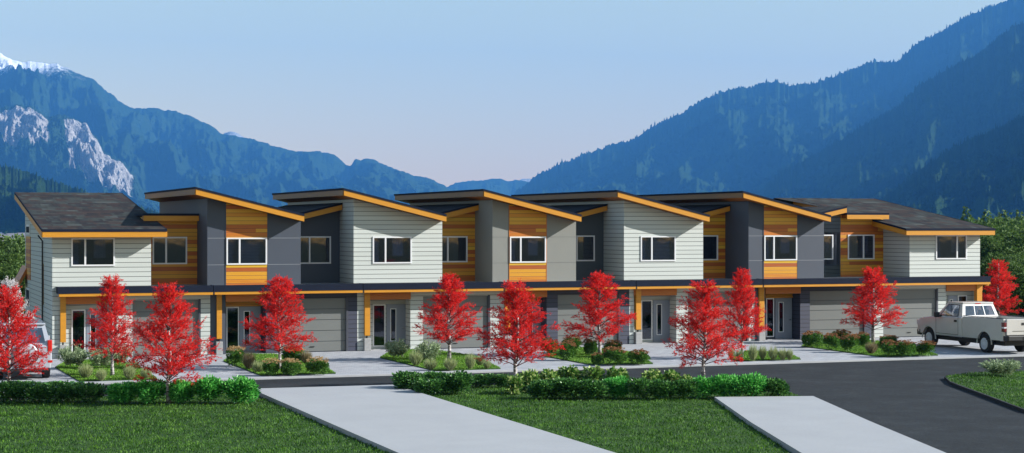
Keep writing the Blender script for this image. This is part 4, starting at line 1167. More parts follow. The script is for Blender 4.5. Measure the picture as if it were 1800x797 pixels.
# cab greenhouse: tapered frame
def frustum_cab(x0, yb0, yf0, z0, yb1, yf1, z1, w0, w1):
    return [(-w0, yb0, z0), (w0, yb0, z0), (w0, yf0, z0), (-w0, yf0, z0), (-w1, yb1, z1), (w1, yb1, z1), (w1, yf1, z1), (-w1, yf1, z1)]
c8 = frustum_cab(0, 3.20, 5.22, 1.46, 3.42, 4.55, 2.07, 0.97, 0.80)
c8 = [Vector((tx+a, ty+b, c)) for a, b, c in c8]
def lerpq(q, u, v):  # q: bl, br, tr, tl
    return (q[0].lerp(q[1], u)).lerp(q[3].lerp(q[2], u), v)
def framed(q, holes_uv, name, glassname, inset=0.015):
    """panel with one window opening"""
    u0, u1, v0, v1 = holes_uv
    us = [0, u0, u1, 1]; vs = [0, v0, v1, 1]
    m = MB()
    nrm = (q[1]-q[0]).cross(q[3]-q[0]).normalized()
    for i in range(3):
        for j in range(3):
            if i == 1 and j == 1: continue
            m.quad(*[tuple(lerpq(q, us[a], vs[b])) for a, b in ((i, j), (i+1, j), (i+1, j+1), (i, j+1))])
    o = m.build(name, M['silver'], T)
    g = MB(); g.quad(*[tuple(lerpq(q, a, b)-nrm*0.006) for a, b in ((u0, v0), (u1, v0), (u1, v1), (u0, v1))])
    g.build(glassname, M['carglass'], o)
    fr = MB(); e = 0.02
    L1 = (q[1]-q[0]).length; L2 = (q[3]-q[0]).length; eu, ev = 0.025/L1, 0.025/L2
    for (a0, a1, b0, b1) in ((u0-eu, u0+eu, v0-ev, v1+ev), (u1-eu, u1+eu, v0-ev, v1+ev), (u0+eu, u1-eu, v0-ev, v0+ev), (u0+eu, u1-eu, v1-ev, v1+ev)):
        fr.quad(*[tuple(lerpq(q, a, b)+nrm*0.006) for a, b in ((a0, b0), (a1, b0), (a1, b1), (a0, b1))])
    return o, fr
q_back = [c8[0], c8[1], c8[5], c8[4]]; q_left = [c8[3], c8[0], c8[4], c8[7]]; q_right = [c8[1], c8[2], c8[6], c8[5]]; q_front = [c8[2], c8[3], c8[7], c8[6]]
o_, fr = framed(q_back, (0.07, 0.93, 0.10, 0.86), 'cab_back', 'rear_window'); fr.build('window_trim', M['white'], o_)
m = MB()
for u in (0.36, 0.64):
    nb_ = (q_back[1]-q_back[0]).cross(q_back[3]-q_back[0]).normalized()
    m.quad(*[tuple(lerpq(q_back, a, b)+nb_*0.008) for a, b in ((u-0.012, 0.1), (u+0.012, 0.1), (u+0.012, 0.86), (u-0.012, 0.86))])
m.build('window_divider', M['white'], o_)
o_, fr = framed(q_left, (0.13, 0.84, 0.05, 0.88), 'cab_side', 'side_window'); fr.build('window_trim', M['plastic'], o_)
o_, fr = framed(q_right, (0.16, 0.87, 0.05, 0.88), 'cab_side', 'side_window'); fr.build('window_trim', M['plastic'], o_)
o_, fr = framed(q_front, (0.05, 0.95, 0.05, 0.93), 'windscreen_frame', 'windscreen'); fr.build('window_trim', M['plastic'], o_)
rf = MB().prismz([(c8[4].x-0.01, c8[4].y-0.03), (c8[5].x+0.01, c8[5].y-0.03), (c8[6].x+0.01, c8[6].y+0.03), (c8[7].x-0.01, c8[7].y+0.03)], 2.055, 2.115)
rf.build('cab_roof', M['silver'], T, bevel=0.022)
MB().box(tx-0.15, tx+0.15, ty+3.385, ty+3.42, 2.05, 2.085).build('brake_light', M['redlamp'], T)
for sx in (-0.42, 0.42):
    MB().box(tx+sx-0.25, tx+sx+0.25, ty+3.5, ty+3.68, 1.2, 1.78).build('seat_back', M['seat'], T, bevel=0.05)
    MB().box(tx+sx-0.13, tx+sx+0.13, ty+3.52, ty+3.62, 1.79, 1.98).build('headrest', M['seat'], T, bevel=0.04)
# door, mirror, seams
dr_ = MB(); 
for (a, b, c, d2) in ((3.42, 3.44, 0.66, 1.46), (5.16, 5.18, 0.66, 1.42), (3.44, 5.16, 0.66, 0.68)):
    dr_.box(tx-W2-0.004, tx-W2+0.01, ty+a, ty+b, c, d2)
dr_.build('door_seam', M['plastic'], T)
MB().box(tx-W2-0.03, tx-W2-0.001, ty+3.52, ty+3.72, 1.24, 1.33).build('door_handle', M['plastic'], T, bevel=0.008)
mm = MB().box(tx-W2-0.30, tx-W2-0.06, ty+4.75, ty+4.90, 1.40, 1.64).build('wing_mirror', M['plastic'], T, bevel=0.04)
MB().box(tx-W2-0.08, tx-W2+0.09, ty+4.80, ty+4.86, 1.42, 1.48).build('mirror_arm', M['plastic'], mm)
MB().box(tx+W2+0.06, tx+W2+0.30, ty+4.75, ty+4.90, 1.40, 1.64).build('wing_mirror', M['plastic'], T, bevel=0.04)
MB().box(tx-W2-0.006, tx-W2+0.01, ty+0.3, ty+3.1, 0.57, 0.60).build('sill_trim', M['plastic'], T)
MB().box(tx-W2-0.012, tx-W2+0.01, ty+3.2, ty+5.1, 0.86, 0.875).build('body_crease', M['plastic'], T) if False else None
MB().prismz([(tx-W2-0.02, ty+6.45), (tx+W2+0.02, ty+6.45), (tx+W2-0.08, ty+6.86), (tx-W2+0.08, ty+6.86)], 0.50, 0.78).build('front_bumper', M['plastic'], T, bevel=0.04)
for sx in (-1, 1):
    a, b = sorted((tx+sx*(W2+0.004), tx+sx*(W2-0.25))); MB().box(a, b, ty+6.45, ty+6.745, 0.98, 1.20).build('headlight', M['amber'], T, bevel=0.02)

# ---- estate car / four by four at the left, seen from the rear
sx1 = XW(91.5, 66.3); cw = 0.96; ex = sx1-cw; ey = 66.3
E = thing('estate_car', 'tall silver four wheel drive car with a covered spare wheel, at the left edge', 'car', (ex, ey, 0))
def EP(l): return [(ey+a, b) for a, b in l]
WE = (0.95, 3.65)
bot = arch_profile(None, [(WE[0], 0.40), (WE[1], 0.40)], 0.48, 0.47)
low = EP([(0.0, 0.55)] + bot + [(4.55, 0.52), (4.65, 0.75), (4.6, 1.0), (4.4, 1.14), (3.4, 1.24), (0.03, 1.28), (0.0, 1.2)])
MB().prismx(low, ex-cw, ex+cw).build('body', M['silverblue'], E, bevel=0.08, segs=3)
# greenhouse frame as slices
g8 = [(-0.92, 0.05, 1.24), (0.92, 0.05, 1.24), (0.92, 3.35, 1.22), (-0.92, 3.35, 1.22), (-0.74, 0.30, 1.98), (0.74, 0.30, 1.98), (0.74, 2.45, 2.0), (-0.74, 2.45, 2.0)]
g8 = [Vector((ex+a, ey+b, c)) for a, b, c in g8]
def framedE(q, hl, name, gname):
    u0, u1, v0, v1 = hl; us = [0, u0, u1, 1]; vs = [0, v0, v1, 1]; m = MB(); nrm = (q[1]-q[0]).cross(q[3]-q[0]).normalized()
    for i in range(3):
        for j in range(3):
            if i == 1 and j == 1: continue
            m.quad(*[tuple(lerpq(q, us[a], vs[b])) for a, b in ((i, j), (i+1, j), (i+1, j+1), (i, j+1))])
    o = m.build(name, M['silverblue'], E)
    g = MB(); g.quad(*[tuple(lerpq(q, a, b)-nrm*0.006) for a, b in ((u0, v0), (u1, v0), (u1, v1), (u0, v1))]); g.build(gname, M['carglass'], o)
framedE([g8[0], g8[1], g8[5], g8[4]], (0.09, 0.91, 0.12, 0.86), 'tailgate_frame', 'rear_window')
framedE([g8[3], g8[0], g8[4], g8[7]], (0.12, 0.92, 0.08, 0.88), 'cabin_side', 'side_window')
framedE([g8[1], g8[2], g8[6], g8[5]], (0.08, 0.88, 0.08, 0.88), 'cabin_side', 'side_window')
framedE([g8[2], g8[3], g8[7], g8[6]], (0.06, 0.94, 0.05, 0.93), 'windscreen_frame', 'windscreen')
MB().prismz([(ex-0.75, ey+0.22), (ex+0.75, ey+0.22), (ex+0.75, ey+2.5), (ex-0.75, ey+2.5)], 1.975, 2.04).build('roof', M['silverblue'], E, bevel=0.03)
for s_ in (-1, 1):
    MB().tube([(ex+s_*0.66, ey+0.4, 2.04), (ex+s_*0.66, ey+0.45, 2.10), (ex+s_*0.66, ey+2.2, 2.10), (ex+s_*0.66, ey+2.3, 2.04)], [0.018]*4, 6).build('roof_rail', M['chrome'], E)
    a, b = sorted((ex+s_*(cw+0.008), ex+s_*(cw-0.16)))
    MB().box(a, b, ey-0.02, ey+0.16, 1.02, 1.44).build('taillight', M['redlamp'], E, bevel=0.035)
    MB().box(a, b, ey-0.075, ey-0.045, 0.62, 0.71).build('reflector', M['redlamp'], E, bevel=0.01)
MB().box(ex-0.9, ex+0.9, ey-0.015, ey+0.0, 0.62, 0.64).build('tailgate_seam', M['plastic'], E)
MB().prismz([(ex-cw-0.01, ey+0.2), (ex-cw+0.05, ey-0.07), (ex+cw-0.05, ey-0.07), (ex+cw+0.01, ey+0.2)], 0.42, 0.66).build('rear_bumper', M['silverblue'], E, bevel=0.04)
MB().box(ex-0.9, ex+0.9, ey-0.04, ey+0.3, 0.34, 0.44).build('valance', M['plastic'], E)
MB().box(ex-0.7, ex+0.7, ey+0.3, ey+4.3, 0.30, 0.55).build('chassis', M['plastic'], E)
# spare wheel with cover
def disc_y(cx, y0, cz, prof, k=36):
    m = MB(); n0 = 0
    for dy, r in prof:
        for j in range(k):
            a = 2*PI*j/k; m.v.append((cx+r*math.cos(a), y0+dy, cz+r*math.sin(a)))
    for i in range(len(prof)-1):
        for j in range(k): m.f.append((i*k+j, i*k+(j+1) % k, (i+1)*k+(j+1) % k, (i+1)*k+j))
    m.f.append(tuple(range(k))[::-1]); m.f.append(tuple((len(prof)-1)*k+j for j in range(k)))
    return m
sp = disc_y(ex+0.08, ey-0.02, 0.98, [(0.0, 0.41), (-0.16, 0.42), (-0.19, 0.39)]).build('spare_wheel', M['plastic'], E, fix=True)
disc_y(ex+0.08, ey-0.212, 0.98, [(0.03, 0.37), (-0.01, 0.365), (-0.03, 0.30), (-0.035, 0.1)]).build('wheel_cover', M['silverblue'], sp, fix=True, smooth=True)
for s_ in (-1, 1):
    for cy in WE: wheel(E, ex+s_*(cw-0.13), ey+cy, 0.38, 0.26, s_)
for cy in WE: MB().box(ex-cw+0.14, ex+cw-0.14, ey+cy-0.45, ey+cy+0.45, 0.45, 0.86).build('wheel_well', M['plastic'], E)
mm = MB().box(ex+cw+0.02, ex+cw+0.22, ey+3.0, ey+3.12, 1.25, 1.42).build('wing_mirror', M['silverblue'], E, bevel=0.03)

# ------------------------------------------------------------------ woodland beyond
M['wood1'] = m_leaf('woodland_leaf', [(0.1, (0.020, 0.050, 0.012)), (0.4, (0.065, 0.13, 0.028)), (0.65, (0.13, 0.22, 0.045)), (0.9, (0.28, 0.36, 0.12))], 0.35, 0.7, 0.25, 0.5)
M['fir'] = m_leaf('fir_needles', [(0.1, (0.008, 0.020, 0.008)), (0.5, (0.018, 0.042, 0.014)), (0.9, (0.05, 0.085, 0.025))], 0.15, 0.8, 0.4, 0.5)
M['dbark'] = m_plain('dark_bark', (0.06, 0.045, 0.035), 0.9, var=0.3)
def broadleaf(seed, n=13000):
    rg = np.random.default_rng(seed)
    lob = [(0, 0, 0.62, 0.26)]
    for i in range(26):
        a = i*2.4+rg.uniform(0, .5); z = rg.uniform(0.28, 0.92); rr_ = 0.34*math.sqrt(max(0.05, 1-((z-0.55)/0.46)**2))*rg.uniform(0.5, 1.05)
        lob.append((rr_*math.cos(a), rr_*math.sin(a), z, rg.uniform(0.07, 0.14)))
    A = np.array(lob)[rg.integers(0, len(lob), n)]
    d_ = rg.normal(size=(n, 3)); d_ /= np.linalg.norm(d_, axis=1, keepdims=True)
    p = A[:, :3]+d_*(A[:, 3]*(1-0.4*rg.random(n)**2))[:, None]
    return p, d_+rg.normal(size=(n, 3))*0.5
def conifer(seed, n=11000):
    rg = np.random.default_rng(seed)
    z = 1-rg.random(n)**0.62*0.92; 
    tier = np.floor(z*16)/16; f = (z-tier)*16
    r = 0.22*(1-z)**0.85*(1.15-0.55*f)+0.008
    a = rg.uniform(0, 2*PI, n); rr_ = r*np.sqrt(rg.uniform(0.25, 1, n))*(1+0.25*np.sin(a*5+tier*40))
    p = np.stack([rr_*np.cos(a), rr_*np.sin(a), z], 1)
    d_ = np.stack([np.cos(a), np.sin(a), np.full(n, -0.35)], 1)+rg.normal(size=(n, 3))*0.3
    return p, d_
def trunk_mesh(h, r):
    m = MB(); m.tube([(0, 0, 0), (0.01, 0, h*0.5), (0, 0.01, h)], [r, r*0.7, r*0.3], 7)
    for i in range(6):
        a = i*1.05; z = h*(0.45+0.08*i); m.tube([(0, 0, z), (0.18*math.cos(a), 0.18*math.sin(a), z+0.18)], [r*0.4, r*0.12], 4)
    o = m.build('trunk', M['dbark'], None); me = o.data; bpy.data.objects.remove(o); return me
BL = [leaf_mesh('crown', *broadleaf(s), 0.030, 0.020, M['wood1']) for s in (1, 2, 3)]
CF = [leaf_mesh('crown', *conifer(s), 0.032, 0.012, M['fir']) for s in (4, 5)]
TB, TC = trunk_mesh(0.62, 0.022), trunk_mesh(0.9, 0.016)
def far_tree(x, y, h, kind, k, label, group, wide=1.0):
    o = thing('broadleaf_tree' if kind == 'b' else 'fir_tree', label, 'tree', (x, y, gz(x, y)-0.1), group)
    o.scale = (h*wide, h*wide, h); o.rotation_euler.z = k*1.3
    child('trunk', TB if kind == 'b' else TC, o); child('crown', (BL[k % 3] if kind == 'b' else CF[k % 2]), o)
rr2 = random.Random(5)
# right of the row: (px, top y, camera depth, width factor)
for k, (px, ty_, d_, w_) in enumerate([(1735, 398, 165, 1.1), (1762, 404, 150, 1.1), (1790, 396, 170, 1.2), (1815, 410, 145, 1.1), (1748, 440, 128, 1.0), (1778, 432, 132, 1.2), (1806, 446, 125, 1.2),
                                       (1725, 391, 215, 1.1), (1772, 388, 210, 1.2), (1800, 386, 225, 1.2), (1752, 392, 240, 1.1), (1830, 395, 200, 1.2)]):
    x, y, _ = AT(px, 396, d_); zt_ = EYE+(HY-ty_)/FPX*d_
    far_tree(x, y, zt_-gz(x, y), 'b', k, 'rounded green broadleaf tree in the wood right of the right end house', 'broadleaf trees right of the row', w_)
for k, (px, by_, hh_) in enumerate([(1783, 0, 3.3), (1800, 0, 3.9), (1814, 0, 3.4)]):
    x, y, _ = AT(px, 396, 108); far_tree(x, y, hh_, 'b', k+1, 'low yellow green bushy tree at the right edge behind the pickup tailgate', 'bushy trees at the right edge', 1.3)
for k, (px, ty_, d_, kd) in enumerate([(6, 418, 120, 'b'), (24, 426, 135, 'b'), (38, 430, 128, 'c'), (-12, 412, 140, 'b'), (12, 436, 112, 'c'), (33, 445, 110, 'b'), (-4, 440, 105, 'b'), (46, 428, 150, 'c'), (18, 424, 155, 'c'), (20, 462, 100, 'b'), (40, 470, 104, 'b')]):
    x, y, _ = AT(px, 396, d_); zt_ = EYE+(HY-ty_)/FPX*d_
    lb = 'green broadleaf tree left of the left end house' if kd == 'b' else 'dark fir tree left of the left end house'
    far_tree(x, y, zt_-gz(x, y), kd, k, lb, 'broadleaf trees left of the row' if kd == 'b' else 'fir trees left of the row', 1.0)

# the wood itself, one mass behind
def scatter_forest(name, spots, hr, label, leaf=0.06, n=420, mat=None, fir=0.4):
    Ps = []; Ds = []; Ls = []
    bs = [broadleaf(60+i, n) for i in range(4)]; cf = [conifer(70+i, n) for i in range(3)]
    for i, (x, y) in enumerate(spots):
        z = gz(x, y); h = (EYE-z)*rr2.uniform(*hr)
        if rr2.random() < fir: p, d_ = cf[i % 3]; p = p*np.array([1.1, 1.1, 1.15])
        else: p, d_ = bs[i % 4]
        a = i*1.7; R_ = np.array([[math.cos(a), -math.sin(a), 0], [math.sin(a), math.cos(a), 0], [0, 0, 1]])
        Ps.append((p@R_.T)*h+np.array([x, y, z])); Ds.append(d_@R_.T); Ls.append(np.full(len(p), h*leaf))
    P_ = np.concatenate(Ps); D_ = np.concatenate(Ds); L_ = np.concatenate(Ls)
    me = leaf_mesh(name, P_, D_, L_, L_*0.7, mat or M['wood1'])
    o = bpy.data.objects.new(name, me); COL.objects.link(o); tag(o, label, 'woodland', kind='stuff')
sp_ = []
for i in range(260):
    d_ = 230*(1+rr2.random()**1.3*4.5); px = rr2.uniform(1690, 1990); x, y, _ = AT(px, 396, d_); sp_.append((x, y))
scatter_forest('woodland', sp_, (0.86, 1.08), 'dense green wood covering the valley floor right of the houses', 0.040, 1500, None, 0.15)
sp_ = []
for i in range(180):
    d_ = 170*(1+rr2.random()**1.3*6.0); px = rr2.uniform(-160, 110); x, y, _ = AT(px, 396, d_); sp_.append((x, y))
scatter_forest('woodland', sp_, (0.35, 0.60), 'mixed green wood covering the valley floor left of the houses', 0.042, 1500, None, 0.35)

# small town far down the valley
M['townwall'] = m_plain('town_wall', (0.50, 0.48, 0.46), 0.8, var=0.08)
M['towndark'] = m_plain('town_roof', (0.22, 0.21, 0.22), 0.8, var=0.3, scale=0.05)
for i in range(34):
    px = rr2.uniform(-20, 62); d_ = rr2.uniform(1500, 2900); x, y, _ = AT(px, 396, d_); z = gz(x, y)
    w_ = rr2.uniform(4, 10); dp = rr2.uniform(8, 14); hh_ = rr2.uniform(3, 6)
    h_ = thing('distant_house', 'tiny pale house of the distant town between the left woods', 'house', (x, y, z), 'houses of the distant town')
    MB().box(x-w_, x+w_, y, y+dp, z-0.5, z+hh_).build('wall', M['townwall'], h_)
    MB().prismx([(y-0.5, z+hh_), (y+dp+0.5, z+hh_), (y+dp/2, z+hh_+2.4)], x-w_-0.4, x+w_+0.4).build('roof', M['towndark'] if i % 3 else M['townwall'], h_)

# ------------------------------------------------------------------ mountains
def vnoise(n, freq, seed):
    rg = np.random.default_rng(seed); k = int(freq)+3
    a = rg.normal(size=k); x = np.linspace(0, freq, n); i = x.astype(int); f = x-i; f = f*f*(3-2*f)
    return a[i]*(1-f)+a[i+1]*f
def noise2(nu, nv, fu, fv, seed, octs=5, pers=0.5, ridged=False):
    rg = np.random.default_rng(seed); out = np.zeros((nv, nu)); amp = 1.0
    for o in range(octs):
        ku, kv = int(fu)+3, int(fv)+3
        a = rg.normal(size=(kv, ku))*0.6
        x = np.linspace(0, fu, nu); i = x.astype(int); f = x-i; f = f*f*(3-2*f)
        y = np.linspace(0, fv, nv); j = y.astype(int); g = y-j; g = (g*g*(3-2*g))[:, None]
        r = (a[j][:, i]*(1-f)+a[j][:, i+1]*f)*(1-g)+(a[j+1][:, i]*(1-f)+a[j+1][:, i+1]*f)*g
        if ridged: r = 0.6-np.abs(r)*1.4
        out += r*amp; amp *= pers; fu *= 2; fv *= 2
    return out
def m_mount(name, stops, sc=(0.0009, 0.012, 0.06), snow=None, rock=None):
    t = NT(name); v = t.coord(); o = t.xyz(v)
    n1 = t.noise(v, sc[0]*1.0, 5, 0.6); n2 = t.noise(v, sc[1], 5, 0.75); n3 = t.noise(v, sc[2], 2, 0.8)
    g = t.math('ADD', t.math('ADD', t.math('MULTIPLY', n1, 0.3), t.math('MULTIPLY', n2, 0.4)), t.math('MULTIPLY', n3, 0.3))
    c = t.ramp(g, stops)
    if rock:
        # pale granite where the face is steep and above the scree
        rn = t.noise(t.comb(t.math('MULTIPLY', o[0], 0.010), t.math('MULTIPLY', o[1], 0.010), t.math('MULTIPLY', o[2], 0.0016)), 1.0, 6, 0.65)
        st = t.noise(t.comb(t.math('MULTIPLY', o[0], 0.05), t.math('MULTIPLY', o[1], 0.05), t.math('MULTIPLY', o[2], 0.004)), 1.0, 5, 0.7)
        rc = t.ramp(st, [(0.32, (0.10, 0.095, 0.10)), (0.48, (0.36, 0.34, 0.33)), (0.66, (0.66, 0.62, 0.58))])
        at = t.node('ShaderNodeAttribute'); at.attribute_name = 'rock'
        f = t.math('ADD', at.outputs['Fac'], t.math('MULTIPLY', t.math('SUBTRACT', rn, 0.5), 1.1))
        f = t.math('MULTIPLY', t.math('SUBTRACT', f, 0.46), 9.0, clamp=True)
        c = t.mix(f, c, rc)
    if snow:
        f = t.math('ADD', t.math('DIVIDE', t.math('SUBTRACT', o[2], snow[0]), snow[1]), t.math('MULTIPLY', t.math('SUBTRACT', n2, 0.5), 6.0))
        xx = t.math('DIVIDE', t.math('SUBTRACT', snow[2], o[0]), snow[3], clamp=True)
        f = t.math('MULTIPLY', f, xx)
        f = t.math('MULTIPLY', f, 2.0, clamp=True)
        c = t.mix(f, c, (0.85, 0.86, 0.9))
    t.base(c); t.set(Roughness=1.0); t.b.inputs['Specular IOR Level'].default_value = 0.0
    t.bump(t.math('ADD', n2, n3), 1.0, 25.0)
    return t.m
FOREST = [(0.3, (0.010, 0.026, 0.012)), (0.5, (0.026, 0.055, 0.022)), (0.7, (0.038, 0.064, 0.025))]
M['mt'] = m_mount('forest_slope', FOREST)
M['mt_snow'] = m_mount('snowy_forest_slope', FOREST, snow=(1080, 60, XW(165, 13000), 900))
M['mt_rock'] = m_mount('granite_face', FOREST, rock=True)
M['mt_near'] = m_mount('near_forest_slope', [(0.3, (0.012, 0.032, 0.010)), (0.5, (0.035, 0.075, 0.02)), (0.7, (0.09, 0.14, 0.04))], (0.004, 0.03, 0.14))
M['mt_pale'] = m_mount('far_snow_slope', [(0.3, (0.10, 0.12, 0.13)), (0.6, (0.6, 0.62, 0.66))])

def mountain(sil, D, mat, depth=2500, lean=0.0, amp=0.10, fu=14, seed=1, tree=0.0, prof=1.25, rows=90, du=2.0, base_z=-14, back=1200, fold=0.06, rockf=None):
    sil = sorted(sil); px0, px1 = sil[0][0], sil[-1][0]
    nu = int((px1-px0)/du)+1
    px = np.linspace(px0, px1, nu)
    sy = np.interp(px, [a for a, b in sil], [b for a, b in sil])
    k = 5; ker = np.ones(k)/k; syp = np.pad(sy, k//2, mode='edge'); sy = np.convolve(syp, ker, 'valid')
    Dp = D+lean*(px-px0)
    zr = EYE+(HY-sy)/FPX*Dp
    zr = zr+vnoise(nu, nu/7, seed+3)*Dp*0.00035+ vnoise(nu, nu/2.2, seed+4)*Dp*0.00018
    if tree: zr = zr+np.abs(np.random.default_rng(seed).normal(size=nu))*tree
    nv = rows; nb_ = 14
    tt = np.linspace(0, 1, nv)
    fold_n = noise2(nu, nv, fu, 4, seed, 6, 0.52, True)
    fold_m = noise2(nu, nv, fu*3, 9, seed+50, 4, 0.55)
    V = np.empty((nv+nb_, nu, 3)); rk = np.zeros((nv+nb_, nu))
    for j, t_ in enumerate(tt):          # t=0 foot, t=1 ridge
        w = min(1.0, (1-t_)*5.0)*min(1.0, t_*3+0.15)
        dd = Dp-depth*(1-t_)*(1+0.25*fold_n[j]*w)
        z = base_z+(zr-base_z)*(t_**prof)
        hgt = np.maximum(zr-base_z, 50)
        z = z+hgt*w*(amp*fold_n[j]+fold*fold_m[j])
        z = np.minimum(z, base_z+(zr-base_z)*(1-(1-t_)*0.35))
        if rockf is not None:
            s_ = rockf(px, t_); rk[j] = s_
        u = (px-CX)/FPX
        V[j, :, 0] = S*dd+u*dd*C_; V[j, :, 1] = C_*dd-u*dd*S; V[j, :, 2] = z
    for j in range(nb_):
        t_ = (j+1)/nb_; dd = Dp+back*t_; u = (px-CX)/FPX
        V[nv+j, :, 0] = S*dd+u*dd*C_; V[nv+j, :, 1] = C_*dd-u*dd*S; V[nv+j, :, 2] = zr*(1-t_)**1.2+base_z*t_-20*t_
    NR = nv+nb_
    idx = np.arange(NR*nu).reshape(NR, nu)
    F = np.stack([idx[:-1, :-1], idx[:-1, 1:], idx[1:, 1:], idx[1:, :-1]], -1).reshape(-1, 4).astype(np.int32)
    me = bpy.data.meshes.new('mountain'); me.vertices.add(NR*nu); me.vertices.foreach_set('co', V.reshape(-1).astype(np.float32))
    me.loops.add(F.size); me.loops.foreach_set('vertex_index', F.reshape(-1)); me.polygons.add(len(F))
    me.polygons.foreach_set('loop_start', np.arange(0, F.size, 4, dtype=np.int32)); me.polygons.foreach_set('loop_total', np.full(len(F), 4, dtype=np.int32))
    me.update(calc_edges=True); me.materials.append(mat)
    me.polygons.foreach_set('use_smooth', np.ones(len(F), dtype=bool))
    if rockf is not None:
        at = me.attributes.new('rock', 'FLOAT', 'POINT'); at.data.foreach_set('value', rk.reshape(-1).astype(np.float32))
    o = bpy.data.objects.new('mountain', me); COL.objects.link(o); o['kind'] = 'structure'
    return o
# far left range with snow
L1 = [(-260, 40), (-100, 80), (-30, 90), (0, 93), (30, 108), (60, 110), (100, 113), (140, 130), (165, 140), (190, 162), (212, 180), (235, 192), (275, 190), (310, 197), (340, 205), (370, 220), (390, 236), (440, 245), (470, 252), (500, 262), (530, 266), (560, 266), (590, 272), (606, 288), (617, 292), (622, 282), (645, 278), (680, 290), (697, 299), (712, 303), (730, 309), (760, 316), (786, 330), (830, 350), (900, 380), (980, 396)]
mountain(L1, 13000, M['mt_snow'], 4200, 0.0, 0.12, 16, 3, prof=1.15, rows=130, du=1.6, fold=0.045)
mountain([(330, 330), (385, 238), (405, 231), (420, 236), (443, 250), (520, 330)], 14500, M['mt_pale'], 1500, 0, 0.1, 5, 8)
mountain([(700, 380), (786, 328), (805, 322), (830, 319), (870, 315), (890, 318), (915, 317), (945, 325), (1100, 380)], 15500, M['mt'], 2500, 0, 0.1, 6, 5)
mountain([(860, 370), (905, 322), (930, 312), (960, 318), (1010, 340), (1100, 390)], 16300, M['mt_pale'], 1200, 0, 0.1, 5, 9)
# granite cliffs
L2 = [(-200, 200), (-60, 190), (0, 188), (30, 184), (55, 188), (78, 200), (86, 206), (95, 203), (105, 200), (130, 210), (152, 216), (160, 232), (172, 244), (182, 268), (200, 276), (215, 282), (226, 300), (238, 308), (250, 332), (275, 350), (330, 380), (380, 396)]
def rock_f(px, t_):
    a = np.clip(1.6*(1-np.abs(px-38)/62), 0, 1)+np.clip(1.7*(1-np.abs(px-172)/84), 0, 1)
    gap = np.exp(-((px-96-(1-t_)*26)/10)**2)*1.0+np.exp(-((px-66-(1-t_)*12)/5)**2)*0.3
    lo_ = np.where(px < 95, 0.48, 0.26)
    v = np.clip((t_-lo_)*7, 0, 1)*np.clip((1.0-t_)*16, 0, 1)
    return np.clip(a*v-gap, 0, 1)*1.15
mountain(L2, 9000, M['mt_rock'], 750, 0, 0.11, 12, 12, prof=0.8, rows=150, du=1.0, fold=0.06, rockf=rock_f)
# near left wooded hill
mountain([(-300, 270), (-100, 280), (0, 294), (40, 303), (80, 316), (130, 332), (200, 352), (280, 375), (360, 396)], 4200, M['mt_near'], 1500, 0, 0.10, 10, 15, tree=5, du=1.4)
# right ranges
R1 = [(830, 392), (880, 366), (905, 342), (940, 312), (985, 291), (1030, 272), (1070, 258), (1100, 251), (1130, 236), (1160, 218), (1190, 203), (1200, 201), (1217, 187), (1240, 175), (1264, 165), (1285, 158), (1307, 157), (1335, 149), (1362, 146), (1388, 150), (1410, 149), (1435, 147), (1465, 136), (1499, 124), (1520, 114), (1537, 110), (1580, 110), (1590, 96), (1601, 86), (1620, 74), (1644, 62), (1700, 30), (1760, 6), (1850, -30), (2000, -60), (2200, -60)]
mountain(R1, 12000, M['mt'], 4200, 0, 0.055, 12, 21, tree=14, prof=1.1, rows=130, du=1.5, fold=0.03)
mountain([(1180, 350), (1225, 318), (1240, 300), (1255, 292), (1272, 300), (1298, 333), (1330, 370)], 9200, M['mt'], 900, 0, 0.1, 5, 33, tree=6, du=1.2)
R2 = [(1270, 380), (1332, 342), (1350, 325), (1379, 300), (1420, 282), (1456, 260), (1490, 240), (1524, 218), (1550, 205), (1575, 192), (1600, 168), (1627, 146), (1665, 124), (1703, 107), (1725, 92), (1746, 76), (1768, 58), (1800, 40), (1900, -10), (2100, -40)]
mountain(R2, 8000, M['mt'], 2800, 0, 0.055, 10, 27, tree=11, prof=1.1, rows=110, du=1.3, fold=0.03)
R3 = [(1490, 396), (1550, 354), (1575, 334), (1605, 307), (1640, 285), (1670, 266), (1703, 247), (1740, 233), (1770, 220), (1800, 205), (1900, 150), (2100, 100)]
mountain(R3, 4800, M['mt'], 1800, 0, 0.05, 9, 31, tree=9, prof=1.1, rows=100, du=1.0, fold=0.025)

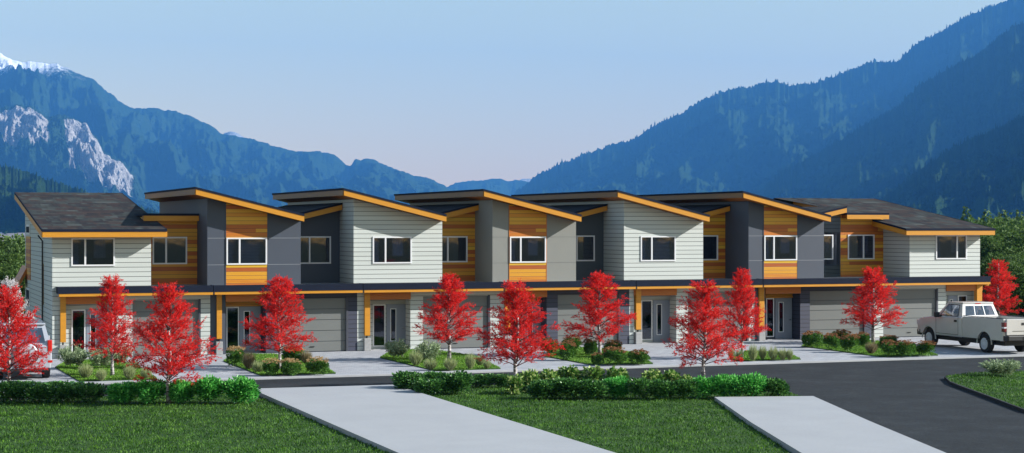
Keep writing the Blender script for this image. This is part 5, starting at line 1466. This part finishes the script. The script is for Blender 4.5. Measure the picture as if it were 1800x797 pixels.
# ------------------------------------------------------------------ haze
HAZE_D = 5.0e-5
t = bpy.data.materials.new('haze'); t.use_nodes = True
nt = t.node_tree
for n in list(nt.nodes):
    if n.type != 'OUTPUT_MATERIAL': nt.nodes.remove(n)
pv = nt.nodes.new('ShaderNodeVolumePrincipled')
pv.inputs['Color'].default_value = (0.10, 0.38, 0.93, 1); pv.inputs['Density'].default_value = HAZE_D
pv.inputs['Anisotropy'].default_value = 0.0
nt.links.new(pv.outputs[0], nt.nodes['Material Output'].inputs['Volume'])
hz = MB().box(-9500, 14500, -700, 18200, -160, 1900).build('haze', t, fix=True)
tag(hz, 'blue haze in the valley air fading the mountains', 'haze', kind='stuff')
hz.display_type = 'WIRE'

# ------------------------------------------------------------------ light, sky, camera
SAZ, SEL = math.radians(66), math.radians(27)
sd = Vector((math.sin(SAZ)*math.cos(SEL), -math.cos(SAZ)*math.cos(SEL), math.sin(SEL)))
L = bpy.data.lights.new('sun', 'SUN'); L.energy = 5.0; L.angle = math.radians(0.5); L.color = (1.0, 0.97, 0.92)
so = bpy.data.objects.new('sun', L); COL.objects.link(so); so.rotation_euler = sd.to_track_quat('Z', 'Y').to_euler(); so.location = (60, 20, 60)
w = bpy.data.worlds.new('World'); SC.world = w; w.use_nodes = True
bg = w.node_tree.nodes['Background']; sky = w.node_tree.nodes.new('ShaderNodeTexSky')
sky.sky_type = 'NISHITA'; sky.sun_disc = False; sky.sun_elevation = SEL
sky.sun_rotation = math.atan2(sd.x, sd.y)
sky.altitude = 0; sky.air_density = 1.75; sky.dust_density = 0.1; sky.ozone_density = 1.0
w.node_tree.links.new(sky.outputs[0], bg.inputs[0]); bg.inputs[1].default_value = 0.080

cam = bpy.data.cameras.new('camera'); co = bpy.data.objects.new('camera', cam); COL.objects.link(co)
co.location = (0, 0, EYE); co.rotation_euler = (math.radians(90), 0, -TH)
cam.sensor_width = 36; cam.lens = 36*FPX/1800; cam.shift_y = (398.5-HY)/1800*-1; cam.clip_start = 0.5; cam.clip_end = 60000
SC.camera = co
SC.view_settings.view_transform = 'Standard'; SC.view_settings.look = 'None'; SC.view_settings.exposure = 0.95; SC.view_settings.gamma = 1
SC.render.engine = 'CYCLES'
SC.cycles.use_denoising = True
SC.cycles.max_bounces = 6; SC.cycles.diffuse_bounces = 3; SC.cycles.transparent_max_bounces = 12; SC.cycles.volume_bounces = 1
SC.render.film_transparent = False
